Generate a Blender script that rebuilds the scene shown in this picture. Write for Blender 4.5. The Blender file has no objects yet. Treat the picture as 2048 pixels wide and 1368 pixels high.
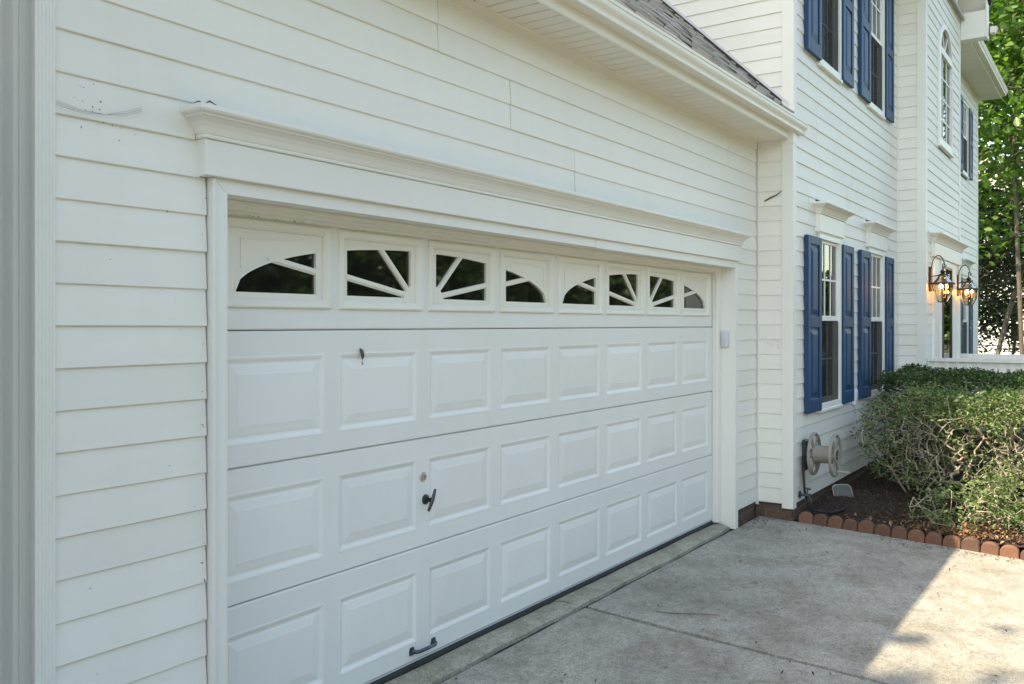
import bpy, math, random
import numpy as np
from mathutils import Matrix, Vector

random.seed(7)
rng = np.random.default_rng(7)
SC = bpy.context.scene
COL = SC.collection

# ------------------------------------------------------------------ camera
# two-point perspective: level camera, horizon 36 px above the middle of the 2048 px wide picture
F_PX, VPX, HORIZON = 1780.0, 2250.0, 648.0
YAW = math.atan((VPX - 1024) / F_PX)               # angle between the view axis and the garage wall
CAM = (0.0, -2.691, 1.638)
cd = bpy.data.cameras.new('camera')
cd.sensor_fit = 'HORIZONTAL'
cd.sensor_width = 36.0
cd.lens = 36.0 * F_PX / 2048
cd.shift_y = -(684 - HORIZON) / 2048
cd.clip_start = 0.05
cd.clip_end = 900
cam = bpy.data.objects.new('camera', cd)
COL.objects.link(cam)
cam.location = CAM
cam.rotation_euler = (math.pi / 2, 0, YAW - math.pi / 2)
SC.camera = cam

# ------------------------------------------------------------------ light
SUN_UP = Vector((-0.72, 0.344, 1.0)).normalized()    # towards the sun
elev = math.asin(SUN_UP.z)
rot = math.atan2(SUN_UP.x, SUN_UP.y)
world = bpy.data.worlds.new('World')
SC.world = world
world.use_nodes = True
wn = world.node_tree
wn.nodes.clear()
sky = wn.nodes.new('ShaderNodeTexSky')
sky.sky_type = 'NISHITA'
sky.sun_disc = False
sky.sun_elevation = elev
sky.sun_rotation = rot
sky.air_density = 1.0
sky.dust_density = 1.0
bg = wn.nodes.new('ShaderNodeBackground')
bg.inputs['Strength'].default_value = 0.15
wo = wn.nodes.new('ShaderNodeOutputWorld')
wn.links.new(sky.outputs[0], bg.inputs[0])
wn.links.new(bg.outputs[0], wo.inputs[0])
sl = bpy.data.lights.new('sun', 'SUN')
sl.energy = 2.6
sl.angle = math.radians(0.6)
sl.color = (1.0, 0.965, 0.91)
sun = bpy.data.objects.new('sun', sl)
COL.objects.link(sun)
sun.rotation_euler = SUN_UP.to_track_quat('Z', 'Y').to_euler()
sun.location = (0, 0, 30)

SC.view_settings.view_transform = 'Standard'
SC.view_settings.look = 'None'
SC.view_settings.exposure = 1.92
SC.view_settings.gamma = 1.0
SC.view_settings.use_curve_mapping = False
SC.view_settings.use_white_balance = True      # the photograph is balanced for open shade
SC.view_settings.white_balance_temperature = 8700
SC.view_settings.white_balance_tint = 6
SC.cycles.use_denoising = True
SC.cycles.max_bounces = 10
SC.cycles.diffuse_bounces = 5
SC.cycles.transparent_max_bounces = 24
SC.cycles.sample_clamp_indirect = 6.0


# ------------------------------------------------------------------ materials
class NT:
    def __init__(s, name):
        s.m = bpy.data.materials.new(name)
        s.m.use_nodes = True
        s.t = s.m.node_tree
        s.b = s.t.nodes['Principled BSDF']
        s.out = s.t.nodes['Material Output']

    def n(s, typ, **kw):
        nd = s.t.nodes.new(typ)
        for k, v in kw.items():
            if k in nd.inputs:
                nd.inputs[k].default_value = v
            else:
                setattr(nd, k, v)
        return nd

    def l(s, a, b):
        s.t.links.new(a, b)

    def noise(s, scale, detail=3.0, rough=0.55, stretch=None):
        tc = s.n('ShaderNodeTexCoord')
        nz = s.n('ShaderNodeTexNoise')
        nz.inputs['Scale'].default_value = scale
        nz.inputs['Detail'].default_value = detail
        nz.inputs['Roughness'].default_value = rough
        if stretch:
            mp = s.n('ShaderNodeMapping')
            mp.inputs['Scale'].default_value = stretch
            s.l(tc.outputs['Object'], mp.inputs[0])
            s.l(mp.outputs[0], nz.inputs[0])
        else:
            s.l(tc.outputs['Object'], nz.inputs[0])
        return nz.outputs[0]

    def ramp(s, fac, stops):
        r = s.n('ShaderNodeValToRGB')
        e = r.color_ramp.elements
        while len(e) < len(stops):
            e.new(0.5)
        for i, (p, c) in enumerate(stops):
            e[i].position = p
            e[i].color = (c[0], c[1], c[2], 1) if hasattr(c, '__len__') else (c, c, c, 1)
        s.l(fac, r.inputs[0])
        return r.outputs[0]

    def mix(s, a, b, fac, mode='MIX'):
        m = s.n('ShaderNodeMix', data_type='RGBA', blend_type=mode)
        for i, v in ((0, fac), (6, a), (7, b)):
            sock = m.inputs[i]
            if hasattr(v, 'is_linked'):
                s.l(v, sock)
            elif i == 0:
                sock.default_value = v
            else:
                sock.default_value = (v[0], v[1], v[2], 1)
        return m.outputs[2]

    def bump(s, h, strength=0.2, dist=0.01):
        b = s.n('ShaderNodeBump')
        b.inputs['Strength'].default_value = strength
        b.inputs['Distance'].default_value = dist
        s.l(h, b.inputs['Height'])
        s.l(b.outputs[0], s.b.inputs['Normal'])


def plain(name, col, rough=0.5, metal=0.0, var=0.06, scale=6.0, bump=0.0, spec=0.5):
    k = NT(name)
    nz = k.noise(scale, 4)
    lo = tuple(c * (1 - var) for c in col)
    hi = tuple(min(1, c * (1 + var)) for c in col)
    k.l(k.ramp(nz, [(0.3, lo), (0.7, hi)]), k.b.inputs['Base Color'])
    k.b.inputs['Roughness'].default_value = rough
    k.b.inputs['Metallic'].default_value = metal
    k.b.inputs['Specular IOR Level'].default_value = spec
    if bump:
        k.bump(k.noise(scale * 12, 3), bump, 0.004)
    return k.m


def vinyl(name, col, rough=0.48, dirt=0.5, stretch=(1, 1, 7), grain=0.12):
    """painted or moulded white with faint weathering, specks and a fine grain"""
    k = NT(name)
    oi = k.n('ShaderNodeObjectInfo')
    tone = k.ramp(oi.outputs['Random'], [(0.0, tuple(c * 0.965 for c in col)), (1.0, tuple(min(1, c * 1.02) for c in col))])
    grime = k.ramp(k.noise(1.7, 6, 0.65, stretch), [(0.38, 1.0), (0.75, 0.90)])
    c1 = k.mix(tone, grime, 0.55 * dirt + 0.1, 'MULTIPLY')
    streak = k.ramp(k.noise(5.0, 5, 0.6, (1, 1, 0.35)), [(0.45, (1, 1, 1)), (0.8, (0.93, 0.92, 0.88))])
    c2 = k.mix(c1, streak, dirt, 'MULTIPLY')
    speck = k.ramp(k.noise(95.0, 2, 0.5), [(0.79, (1, 1, 1)), (0.83, (0.45, 0.42, 0.38))])
    c3 = k.mix(c2, speck, 0.55 * dirt, 'MULTIPLY')
    k.l(c3, k.b.inputs['Base Color'])
    k.b.inputs['Roughness'].default_value = rough
    k.b.inputs['Specular IOR Level'].default_value = 0.35
    b1 = k.n('ShaderNodeBump')
    b1.inputs['Strength'].default_value = 0.35
    b1.inputs['Distance'].default_value = 0.006
    k.l(k.noise(2.6, 2, 0.5), b1.inputs['Height'])
    b2 = k.n('ShaderNodeBump')
    b2.inputs['Strength'].default_value = grain
    b2.inputs['Distance'].default_value = 0.002
    k.l(k.noise(60, 3, 0.6, (0.25, 0.25, 1.6)), b2.inputs['Height'])
    k.l(b1.outputs[0], b2.inputs['Normal'])
    k.l(b2.outputs[0], k.b.inputs['Normal'])
    return k.m


M = {}
M['siding'] = vinyl('white_vinyl_siding', (0.80, 0.785, 0.735), 0.5, 0.45)
M['trim'] = vinyl('white_trim', (0.80, 0.79, 0.75), 0.42, 0.35, (1, 1, 1), 0.05)
M['door'] = vinyl('white_garage_door', (0.81, 0.805, 0.775), 0.45, 0.42, (1, 1, 1), 0.14)
M['insert'] = vinyl('cream_plastic', (0.80, 0.775, 0.70), 0.45, 0.2, (1, 1, 1), 0.03)
M['frame'] = plain('white_window_frame', (0.80, 0.80, 0.77), 0.4, var=0.03)
M['soffit'] = vinyl('soffit_vinyl', (0.78, 0.755, 0.69), 0.55, 0.2, (1, 1, 1), 0.05)
M['gutter'] = vinyl('gutter_metal', (0.79, 0.77, 0.71), 0.4, 0.4, (0.4, 1, 1), 0.02)
M['shutter'] = plain('blue_shutter_paint', (0.007, 0.052, 0.130), 0.5, var=0.14, scale=4, bump=0.05, spec=0.3)
M['backing'] = plain('dark_sheathing', (0.055, 0.053, 0.05), 0.9)
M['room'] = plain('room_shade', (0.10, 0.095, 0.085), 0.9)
M['curtain'] = plain('pale_curtain', (0.42, 0.42, 0.39), 0.9, var=0.2, scale=9)
M['rubber'] = plain('black_rubber', (0.018, 0.019, 0.02), 0.6, var=0.3)
M['iron'] = plain('dark_iron', (0.065, 0.068, 0.072), 0.36, 0.7, var=0.3, scale=20, bump=0.1)
M['bronze'] = plain('aged_bronze', (0.055, 0.040, 0.032), 0.45, 0.5, var=0.35, scale=25)
M['blued'] = plain('blue_grey_steel', (0.075, 0.098, 0.118), 0.42, 0.6, var=0.3, scale=30)
M['chrome'] = plain('worn_chrome', (0.55, 0.53, 0.48), 0.28, 0.9, var=0.15, scale=40)
M['taupe'] = plain('taupe_plastic', (0.27, 0.245, 0.215), 0.45, var=0.10, scale=8)
M['greyplastic'] = plain('pale_grey_plastic', (0.60, 0.61, 0.66), 0.35, var=0.02)
M['lens'] = plain('frosted_lens', (0.085, 0.088, 0.078), 0.3, var=0.2, scale=20)
M['drybark'] = plain('dry_twig', (0.12, 0.085, 0.055), 0.85, var=0.35, scale=20)
M['darkwood'] = plain('storm_door_brown', (0.05, 0.035, 0.028), 0.4)
M['vent'] = None


def perforated():
    k = NT('perforated_soffit')
    tc = k.n('ShaderNodeTexCoord')
    v = k.n('ShaderNodeTexVoronoi')
    v.inputs['Scale'].default_value = 95.0
    v.inputs['Randomness'].default_value = 0.0
    k.l(tc.outputs['Object'], v.inputs['Vector'])
    dots = k.ramp(v.outputs['Distance'], [(0.26, (0.10, 0.095, 0.08)), (0.34, (0.78, 0.755, 0.69))])
    k.l(dots, k.b.inputs['Base Color'])
    k.b.inputs['Roughness'].default_value = 0.55
    return k.m


M['vent'] = perforated()


def concrete(name, base, warm):
    k = NT(name)
    big = k.noise(0.9, 6, 0.62)
    mid = k.noise(3.2, 6, 0.7)
    fine = k.noise(120, 3, 0.6)
    pit = k.noise(48, 4, 0.7)
    c = k.ramp(big, [(0.30, tuple(x * 0.74 for x in base)), (0.52, base), (0.75, tuple(min(1, x * 1.12) for x in base))])
    blot = k.ramp(mid, [(0.36, (0.70, 0.67, 0.62)), (0.56, (1, 1, 1))])
    c = k.mix(c, blot, 0.9, 'MULTIPLY')
    fleck = k.ramp(k.noise(260, 2, 0.5), [(0.36, (0.35, 0.33, 0.30)), (0.44, (1, 1, 1)), (0.62, (1, 1, 1)), (0.72, (1.35, 1.33, 1.28))])
    c = k.mix(c, fleck, 0.7, 'MULTIPLY')
    sp = k.ramp(fine, [(0.33, (0.52, 0.50, 0.47)), (0.50, (1, 1, 1)), (0.70, (1.18, 1.17, 1.13))])
    c = k.mix(c, sp, 0.75, 'MULTIPLY')
    gr = k.ramp(k.noise(38, 8, 0.85), [(0.34, (0.55, 0.53, 0.50)), (0.50, (1, 1, 1)), (0.66, (1.25, 1.24, 1.20))])
    c = k.mix(c, gr, 0.85, 'MULTIPLY')
    gr2 = k.ramp(k.noise(9, 7, 0.8, (1, 1.7, 1)), [(0.36, (0.66, 0.64, 0.60)), (0.52, (1, 1, 1)), (0.68, (1.15, 1.15, 1.12))])
    c = k.mix(c, gr2, 0.5, 'MULTIPLY')
    pt = k.ramp(pit, [(0.30, (0.42, 0.40, 0.37)), (0.40, (1, 1, 1))])
    c = k.mix(c, pt, 0.6, 'MULTIPLY')
    rust = k.ramp(k.noise(1.3, 4, 0.6, (1, 1.6, 1)), [(0.60, (0, 0, 0)), (0.78, (1, 1, 1))])
    rr = k.n('ShaderNodeRGBToBW')
    k.l(rust, rr.inputs[0])
    mul = k.n('ShaderNodeMath', operation='MULTIPLY')
    mul.inputs[1].default_value = 0.45
    k.l(rr.outputs[0], mul.inputs[0])
    c = k.mix(c, warm, mul.outputs[0])
    k.l(c, k.b.inputs['Base Color'])
    k.b.inputs['Roughness'].default_value = 0.88
    k.bump(fine, 0.5, 0.004)
    return k.m


M['concrete'] = concrete('driveway_concrete', (0.375, 0.355, 0.318), (0.26, 0.215, 0.165))
M['apron'] = concrete('apron_concrete', (0.40, 0.38, 0.31), (0.22, 0.20, 0.15))


def brickmat():
    k = NT('brown_brick')
    oi = k.n('ShaderNodeObjectInfo')
    base = k.ramp(oi.outputs['Random'], [(0.0, (0.085, 0.055, 0.043)), (0.5, (0.12, 0.075, 0.055)), (1.0, (0.15, 0.085, 0.062))])
    nz = k.ramp(k.noise(40, 5, 0.7), [(0.3, 0.6), (0.7, 1.25)])
    k.l(k.mix(base, nz, 0.8, 'MULTIPLY'), k.b.inputs['Base Color'])
    k.b.inputs['Roughness'].default_value = 0.9
    k.bump(k.noise(70, 4), 0.5, 0.004)
    return k.m


M['brick'] = brickmat()
M['mortar'] = plain('mortar', (0.22, 0.19, 0.16), 0.95, var=0.2, scale=30, bump=0.4)


def terracotta():
    k = NT('terracotta_concrete')
    oi = k.n('ShaderNodeObjectInfo')
    base = k.ramp(oi.outputs['Random'], [(0.0, (0.12, 0.066, 0.050)), (0.5, (0.19, 0.092, 0.062)), (1.0, (0.26, 0.125, 0.078))])
    nz = k.ramp(k.noise(9, 6, 0.7), [(0.3, 0.62), (0.7, 1.15)])
    c = k.mix(base, nz, 0.85, 'MULTIPLY')
    sp = k.ramp(k.noise(150, 2), [(0.35, 0.6), (0.5, 1.0)])
    k.l(k.mix(c, sp, 0.5, 'MULTIPLY'), k.b.inputs['Base Color'])
    k.b.inputs['Roughness'].default_value = 0.93
    k.bump(k.noise(90, 4), 0.6, 0.004)
    return k.m


M['terracotta'] = terracotta()


def soil(name, stops, scale):
    k = NT(name)
    k.l(k.ramp(k.noise(scale, 6, 0.75), stops), k.b.inputs['Base Color'])
    k.b.inputs['Roughness'].default_value = 0.97
    k.bump(k.noise(scale * 2.2, 5, 0.7), 0.9, 0.02)
    return k.m


M['mulch'] = soil('mulch_soil', [(0.3, (0.020, 0.013, 0.010)), (0.55, (0.05, 0.030, 0.020)), (0.8, (0.085, 0.052, 0.034))], 26)
M['ground'] = soil('lawn_ground', [(0.3, (0.030, 0.040, 0.016)), (0.6, (0.06, 0.075, 0.028)), (0.8, (0.10, 0.095, 0.05))], 3)


def island(name, stops, rough=0.7, trans=None, trans_fac=0.35):
    """colour that varies from leaf to leaf (or chip to chip), optionally letting light through"""
    k = NT(name)
    g = k.n('ShaderNodeNewGeometry')
    c = k.ramp(g.outputs['Random Per Island'], stops)
    k.l(c, k.b.inputs['Base Color'])
    k.b.inputs['Roughness'].default_value = rough
    k.b.inputs['Specular IOR Level'].default_value = 0.4
    if trans:
        t = k.n('ShaderNodeBsdfTranslucent')
        k.l(k.mix(c, trans, 1.0, 'MULTIPLY'), t.inputs[0])
        mx = k.n('ShaderNodeMixShader')
        mx.inputs[0].default_value = trans_fac
        k.l(k.b.outputs[0], mx.inputs[1])
        k.l(t.outputs[0], mx.inputs[2])
        k.l(mx.outputs[0], k.out.inputs[0])
    return k.m


M['leaf_bright'] = island('broad_leaf', [(0.0, (0.036, 0.088, 0.016)), (0.5, (0.075, 0.145, 0.030)), (1.0, (0.13, 0.21, 0.05))], 0.40, (2.2, 2.6, 1.2), 0.38)
M['leaf_dark'] = island('holly_leaf', [(0.0, (0.014, 0.026, 0.010)), (0.6, (0.024, 0.042, 0.016)), (1.0, (0.04, 0.065, 0.024))], 0.4, (1.6, 1.7, 1.0), 0.15)
M['leaf_shrub'] = island('shrub_leaf', [(0.0, (0.045, 0.095, 0.026)), (0.5, (0.095, 0.16, 0.050)), (0.99, (0.22, 0.27, 0.13)), (1.0, (0.25, 0.10, 0.04))], 0.42, (1.8, 1.8, 1.0), 0.28)
M['leaf_hedge'] = island('hedge_leaf', [(0.0, (0.026, 0.060, 0.016)), (0.6, (0.048, 0.095, 0.026)), (1.0, (0.09, 0.14, 0.04))], 0.38, (1.8, 1.8, 1.0), 0.22)
M['leaf_dry'] = island('dry_leaf', [(0.0, (0.10, 0.045, 0.022)), (0.5, (0.20, 0.095, 0.05)), (1.0, (0.34, 0.23, 0.14))], 0.8)
M['chips'] = island('bark_chips', [(0.0, (0.022, 0.014, 0.010)), (0.6, (0.065, 0.040, 0.028)), (0.93, (0.10, 0.068, 0.05)), (1.0, (0.24, 0.20, 0.16))], 0.95)
M['specks'] = island('dirt_speck', [(0.0, (0.10, 0.085, 0.07)), (0.7, (0.28, 0.26, 0.23)), (1.0, (0.45, 0.43, 0.40))], 0.95)
M['bark'] = plain('grey_bark', (0.125, 0.10, 0.078), 0.9, var=0.4, scale=18, bump=0.5)
M['twig'] = plain('pale_twig', (0.38, 0.32, 0.25), 0.85, var=0.3, scale=14, bump=0.3)
M['shingle'] = island('asphalt_shingle', [(0.0, (0.36, 0.33, 0.31)), (0.5, (0.46, 0.425, 0.405)), (1.0, (0.56, 0.52, 0.50))], 0.95)
M['underlay'] = plain('roof_underlay', (0.03, 0.03, 0.03), 0.9)


def glass(name, tint, ior=1.5, boost=0.0, rough=0.0):
    k = NT(name)
    t = k.n('ShaderNodeBsdfTransparent')
    t.inputs[0].default_value = (*tint, 1)
    g = k.n('ShaderNodeBsdfGlossy')
    g.inputs['Roughness'].default_value = rough
    fr = k.n('ShaderNodeFresnel')
    fr.inputs['IOR'].default_value = ior
    ad = k.n('ShaderNodeMath', operation='ADD')
    ad.inputs[1].default_value = boost
    k.l(fr.outputs[0], ad.inputs[0])
    mx = k.n('ShaderNodeMixShader')
    k.l(ad.outputs[0], mx.inputs[0])
    k.l(t.outputs[0], mx.inputs[1])
    k.l(g.outputs[0], mx.inputs[2])
    k.l(mx.outputs[0], k.out.inputs[0])
    return k.m


M['glass'] = glass('window_glass', (0.80, 0.83, 0.80), 1.5, 0.06)
M['lampglass'] = glass('lantern_glass', (0.97, 0.85, 0.68), 1.3, 0.0)
M['darkglass'] = None


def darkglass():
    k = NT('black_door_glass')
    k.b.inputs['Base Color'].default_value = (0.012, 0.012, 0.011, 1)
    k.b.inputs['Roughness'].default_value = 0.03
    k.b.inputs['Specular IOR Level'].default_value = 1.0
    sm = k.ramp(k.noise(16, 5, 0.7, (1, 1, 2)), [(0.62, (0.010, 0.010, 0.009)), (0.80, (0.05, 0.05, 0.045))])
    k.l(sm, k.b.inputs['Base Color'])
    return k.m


M['darkglass'] = darkglass()


def screen():
    k = NT('insect_screen')
    t = k.n('ShaderNodeBsdfTransparent')
    d = k.n('ShaderNodeBsdfDiffuse')
    d.inputs[0].default_value = (0.045, 0.045, 0.045, 1)
    mx = k.n('ShaderNodeMixShader')
    mx.inputs[0].default_value = 0.45
    k.l(t.outputs[0], mx.inputs[1])
    k.l(d.outputs[0], mx.inputs[2])
    k.l(mx.outputs[0], k.out.inputs[0])
    return k.m


M['screen'] = screen()
_b = NT('lit_bulb')
_b.b.inputs['Emission Color'].default_value = (1.0, 0.50, 0.16, 1)
_b.b.inputs['Emission Strength'].default_value = 30.0
M['bulb'] = _b.m
M['candle'] = plain('candle_sleeve', (0.62, 0.55, 0.42), 0.5)


# ------------------------------------------------------------------ mesh helpers
class MB:
    def __init__(s):
        s.v, s.f = [], []

    def add(s, vs, fs):
        o = len(s.v)
        s.v += [tuple(p) for p in vs]
        s.f += [tuple(i + o for i in f) for f in fs]
        return s

    def box(s, x0, x1, y0, y1, z0, z1):
        vs = [(x0, y0, z0), (x1, y0, z0), (x1, y1, z0), (x0, y1, z0), (x0, y0, z1), (x1, y0, z1), (x1, y1, z1), (x0, y1, z1)]
        return s.add(vs, [(0, 3, 2, 1), (4, 5, 6, 7), (0, 1, 5, 4), (1, 2, 6, 5), (2, 3, 7, 6), (3, 0, 4, 7)])

    def bbox(s, x0, x1, y0, y1, z0, z1, b=0.004):
        """box with its four edges on the outward (-y) face chamfered"""
        vs = [(x0, y1, z0), (x1, y1, z0), (x1, y1, z1), (x0, y1, z1),
              (x0, y0 + b, z0), (x1, y0 + b, z0), (x1, y0 + b, z1), (x0, y0 + b, z1),
              (x0 + b, y0, z0 + b), (x1 - b, y0, z0 + b), (x1 - b, y0, z1 - b), (x0 + b, y0, z1 - b)]
        fs = [(0, 1, 2, 3)[::-1], (8, 9, 10, 11)]
        for a, c in ((0, 4), (4, 8)):
            for i in range(4):
                j = (i + 1) % 4
                fs.append((a + i, a + j, c + j, c + i))
        return s.add(vs, fs)

    def prism(s, poly, fn, d0, d1):
        """poly: 2D points; fn(p, d) -> 3D"""
        n = len(poly)
        vs = [fn(p, d0) for p in poly] + [fn(p, d1) for p in poly]
        fs = [tuple(range(n)), tuple(range(2 * n - 1, n - 1, -1))]
        for i in range(n):
            j = (i + 1) % n
            fs.append((i, i + n, j + n, j))
        return s.add(vs, fs)

    def xz(s, poly, y0, y1):
        return s.prism(poly, lambda p, d: (p[0], d, p[1]), y0, y1)

    def yz(s, poly, x0, x1):
        return s.prism(poly, lambda p, d: (d, p[0], p[1]), x0, x1)

    def xy(s, poly, z0, z1):
        return s.prism(poly, lambda p, d: (p[0], p[1], d), z0, z1)

    def tube(s, path, radii, n=8, caps=True):
        pts = [Vector(p) for p in path]
        if not hasattr(radii, '__len__'):
            radii = [radii] * len(pts)
        vs, fs = [], []
        up = Vector((0.13, 0.27, 0.95)).normalized()
        for i, p in enumerate(pts):
            d = (pts[min(i + 1, len(pts) - 1)] - pts[max(i - 1, 0)]).normalized()
            a = d.cross(up)
            if a.length < 1e-3:
                a = d.cross(Vector((1, 0, 0)))
            a.normalize()
            b = d.cross(a)
            for k in range(n):
                t = 2 * math.pi * k / n
                vs.append(p + (a * math.cos(t) + b * math.sin(t)) * radii[i])
        for i in range(len(pts) - 1):
            for k in range(n):
                q = (k + 1) % n
                fs.append((i * n + k, i * n + q, (i + 1) * n + q, (i + 1) * n + k))
        if caps:
            fs.append(tuple(range(n))[::-1])
            fs.append(tuple(range((len(pts) - 1) * n, len(pts) * n)))
        return s.add(vs, fs)

    def lathe(s, prof, c, axis='z', n=20):
        """prof: (radius, height) pairs turned about an axis through c"""
        vs, fs = [], []
        for r, h in prof:
            for k in range(n):
                t = 2 * math.pi * k / n
                a, b = r * math.cos(t), r * math.sin(t)
                vs.append((c[0] + a, c[1] + b, c[2] + h) if axis == 'z' else (c[0] + a, c[1] + h, c[2] + b) if axis == 'y' else (c[0] + h, c[1] + a, c[2] + b))
        for i in range(len(prof) - 1):
            for k in range(n):
                q = (k + 1) % n
                fs.append((i * n + k, i * n + q, (i + 1) * n + q, (i + 1) * n + k))
        fs.append(tuple(range(n)))
        fs.append(tuple(range((len(prof) - 1) * n, len(prof) * n)))
        return s.add(vs, fs)

    def build(s, name, mat, parent=None, smooth=False, kind=None):
        me = bpy.data.meshes.new(name)
        me.from_pydata(s.v, [], s.f)
        me.update()
        return link(name, me, mat, parent, smooth, kind)


def link(name, me, mat, parent=None, smooth=False, kind=None):
    o = bpy.data.objects.new(name, me)
    if mat is not None and not me.materials:
        me.materials.append(M[mat] if isinstance(mat, str) else mat)
    if smooth:
        me.polygons.foreach_set('use_smooth', [True] * len(me.polygons))
        try:
            me.set_sharp_from_angle(angle=math.radians(40))
        except Exception:
            pass
    COL.objects.link(o)
    if parent is not None:
        o.parent = parent
        if parent.type == 'EMPTY':
            o.matrix_parent_inverse = Matrix.Translation(-Vector(parent.location))
        else:
            o.matrix_parent_inverse = Matrix.Translation(-Vector(parent.location))
    if kind:
        o['kind'] = kind
    return o


def raw(name, V, Fc, mat, parent=None, smooth=False, kind=None):
    """numpy arrays; all faces the same size"""
    me = bpy.data.meshes.new(name)
    V = np.asarray(V, np.float32)
    Fc = np.asarray(Fc, np.int32)
    me.vertices.add(len(V))
    me.vertices.foreach_set('co', V.ravel())
    k = Fc.shape[1]
    me.loops.add(Fc.size)
    me.loops.foreach_set('vertex_index', Fc.ravel())
    me.polygons.add(len(Fc))
    me.polygons.foreach_set('loop_start', np.arange(0, Fc.size, k, dtype=np.int32))
    me.update(calc_edges=True)
    me.validate()
    return link(name, me, mat, parent, smooth, kind)


def thing(name, loc, label, cat, group=None):
    o = bpy.data.objects.new(name, None)
    o.empty_display_size = 0.1
    COL.objects.link(o)
    o.location = loc
    return tag(o, label, cat, group)


def tag(o, label, cat, group=None):
    o['label'] = label
    o['category'] = cat
    if group:
        o['group'] = group
    return o


# ================================================================== SETTING
def gz(y):
    """the drive falls away from the garage"""
    return -0.055 - 0.042 * min(max(-y, 0.0), 14.0)


ys = [-160, -60, -30, -14, -10, -6, -3, -1, 0.0, 0.3, 8, 40, 160]
xs = [-160, -40, -10, 0, 10, 20, 40, 90, 200]
gv = [(x, y, gz(y) - 0.14) for y in ys for x in xs]
nx = len(xs)
gf = [(j * nx + i, j * nx + i + 1, (j + 1) * nx + i + 1, (j + 1) * nx + i) for j in range(len(ys) - 1) for i in range(nx - 1)]
MB().add(gv, gf).build('ground', 'ground', kind='structure')

# driveway: broom-finished slabs with open joints, the joint at x = 4.65 is the one in view
drive = MB().box(-9, 7.9, -14, 0.0, -0.9, -0.85).build('driveway', 'concrete', kind='structure')


def slab(x0, x1, y0, y1):
    """a slab following the fall, with slightly ragged arrises"""
    m = MB()
    nxs = max(2, int((x1 - x0) / 0.12))
    nys = max(2, int((y1 - y0) / 0.12))
    vs, fs = [], []
    for j in range(nys + 1):
        for i in range(nxs + 1):
            x = x0 + (x1 - x0) * i / nxs
            y = y0 + (y1 - y0) * j / nys
            edge = i in (0, nxs) or j in (0, nys)
            dz = 0.0
            if edge:
                dz = -0.004 - 0.004 * random.random()
                x += (0.009 * random.random() - 0.003) * (1 if i == 0 else -1 if i == nxs else 0)
                y += (0.004 * random.random()) * (1 if j == 0 else -1 if j == nys else 0)
            vs.append((x, y, gz(y) + dz + 0.0025 * math.sin(x * 1.7 + y) * math.sin(y * 2.1)))
    w = nxs + 1
    for j in range(nys):
        for i in range(nxs):
            fs.append((j * w + i, j * w + i + 1, (j + 1) * w + i + 1, (j + 1) * w + i))
    top = list(range(len(vs)))
    ring = [i for i in range(w)] + [j * w + nxs for j in range(1, nys + 1)] + [nys * w + i for i in range(nxs - 1, -1, -1)] + [j * w for j in range(nys - 1, 0, -1)]
    b = len(vs)
    vs += [(vs[i][0], vs[i][1], vs[i][2] - 0.1) for i in ring]
    for k in range(len(ring)):
        q = (k + 1) % len(ring)
        fs.append((ring[k], b + k, b + q, ring[q]))
    m.add(vs, fs)
    return m.build('concrete_slab', 'concrete', drive, True)


JX = 4.651
for xa, xb in ((-4.7, -1.612), (-1.6, 1.5), (1.512, JX - 0.016), (JX + 0.016, 7.76)):
    for ya, yb in ((-3.1, -0.024), (-6.2, -3.114), (-9.4, -6.214), (-12.6, -9.414)):
        slab(xa, xb, ya, yb)
# grime in the joint
MB().box(JX - 0.016, JX + 0.016, -9.4, -0.01, -0.60, -0.5).build('joint_filler', 'mulch', drive)
vj = []
for y in np.linspace(-9.3, -0.02, 60):
    vj += [(JX - 0.024, y, gz(y) - 0.026), (JX + 0.024, y, gz(y) - 0.026)]
MB().add(vj, [(2 * i, 2 * i + 1, 2 * i + 3, 2 * i + 2) for i in range(59)]).build('joint_filler', 'rubber', drive)

MB().box(1.55, 7.12, -0.03, 0.012, -0.10, -0.072).build('joint_filler', 'rubber', drive)
# the narrow concrete apron under the door, its outer arris worn and wavy
va, fa = [], []
NA = 110
for i in range(NA + 1):
    x = 1.55 + (7.12 - 1.55) * i / NA
    w = 0.007 * math.sin(x * 5.1) + 0.006 * math.sin(x * 13.7) + 0.006 * random.random() + 0.03 * max(0, (x - 6.6) / 0.5) ** 2
    zz = 0.002 * math.sin(x * 7)
    w += 0.006 * random.random()
    va += [(x, 0.32, -0.028), (x, 0.125, -0.030 + zz), (x, 0.075, -0.033 + zz), (x, 0.020 + w, -0.040 + zz), (x, -0.004 + 0.7 * w, -0.050 + zz), (x, -0.007 + 0.7 * w, -0.12)]
for i in range(NA):
    for k in range(5):
        a = i * 6 + k
        fa.append((a, a + 1, a + 7, a + 6))
MB().add(va, fa).build('door_apron', 'apron', kind='structure', smooth=True)

# planting bed
BX0, BX1, BY0, BY1 = 7.82, 12.0, -4.6, -0.30
nbx, nby = 70, 70
bv = []
for j in range(nby + 1):
    for i in range(nbx + 1):
        x = BX0 + (BX1 - BX0) * i / nbx
        y = BY0 + (BY1 - BY0) * j / nby
        z = -0.045 + 0.022 * y * (1 if y > -3 else 1) + 0.02 * math.sin(x * 3.1 + y * 2) + 0.013 * math.sin(x * 9 + 1) * math.sin(y * 8) + random.uniform(-0.008, 0.008)
        z += 0.03 * min(1, (x - BX0) / 0.6)
        bv.append((x, y, z))
bf = [(j * (nbx + 1) + i, j * (nbx + 1) + i + 1, (j + 1) * (nbx + 1) + i + 1, (j + 1) * (nbx + 1) + i) for j in range(nby) for i in range(nbx)]
MB().add(bv, bf).build('mulch_bed', 'mulch', kind='structure', smooth=True)


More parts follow.
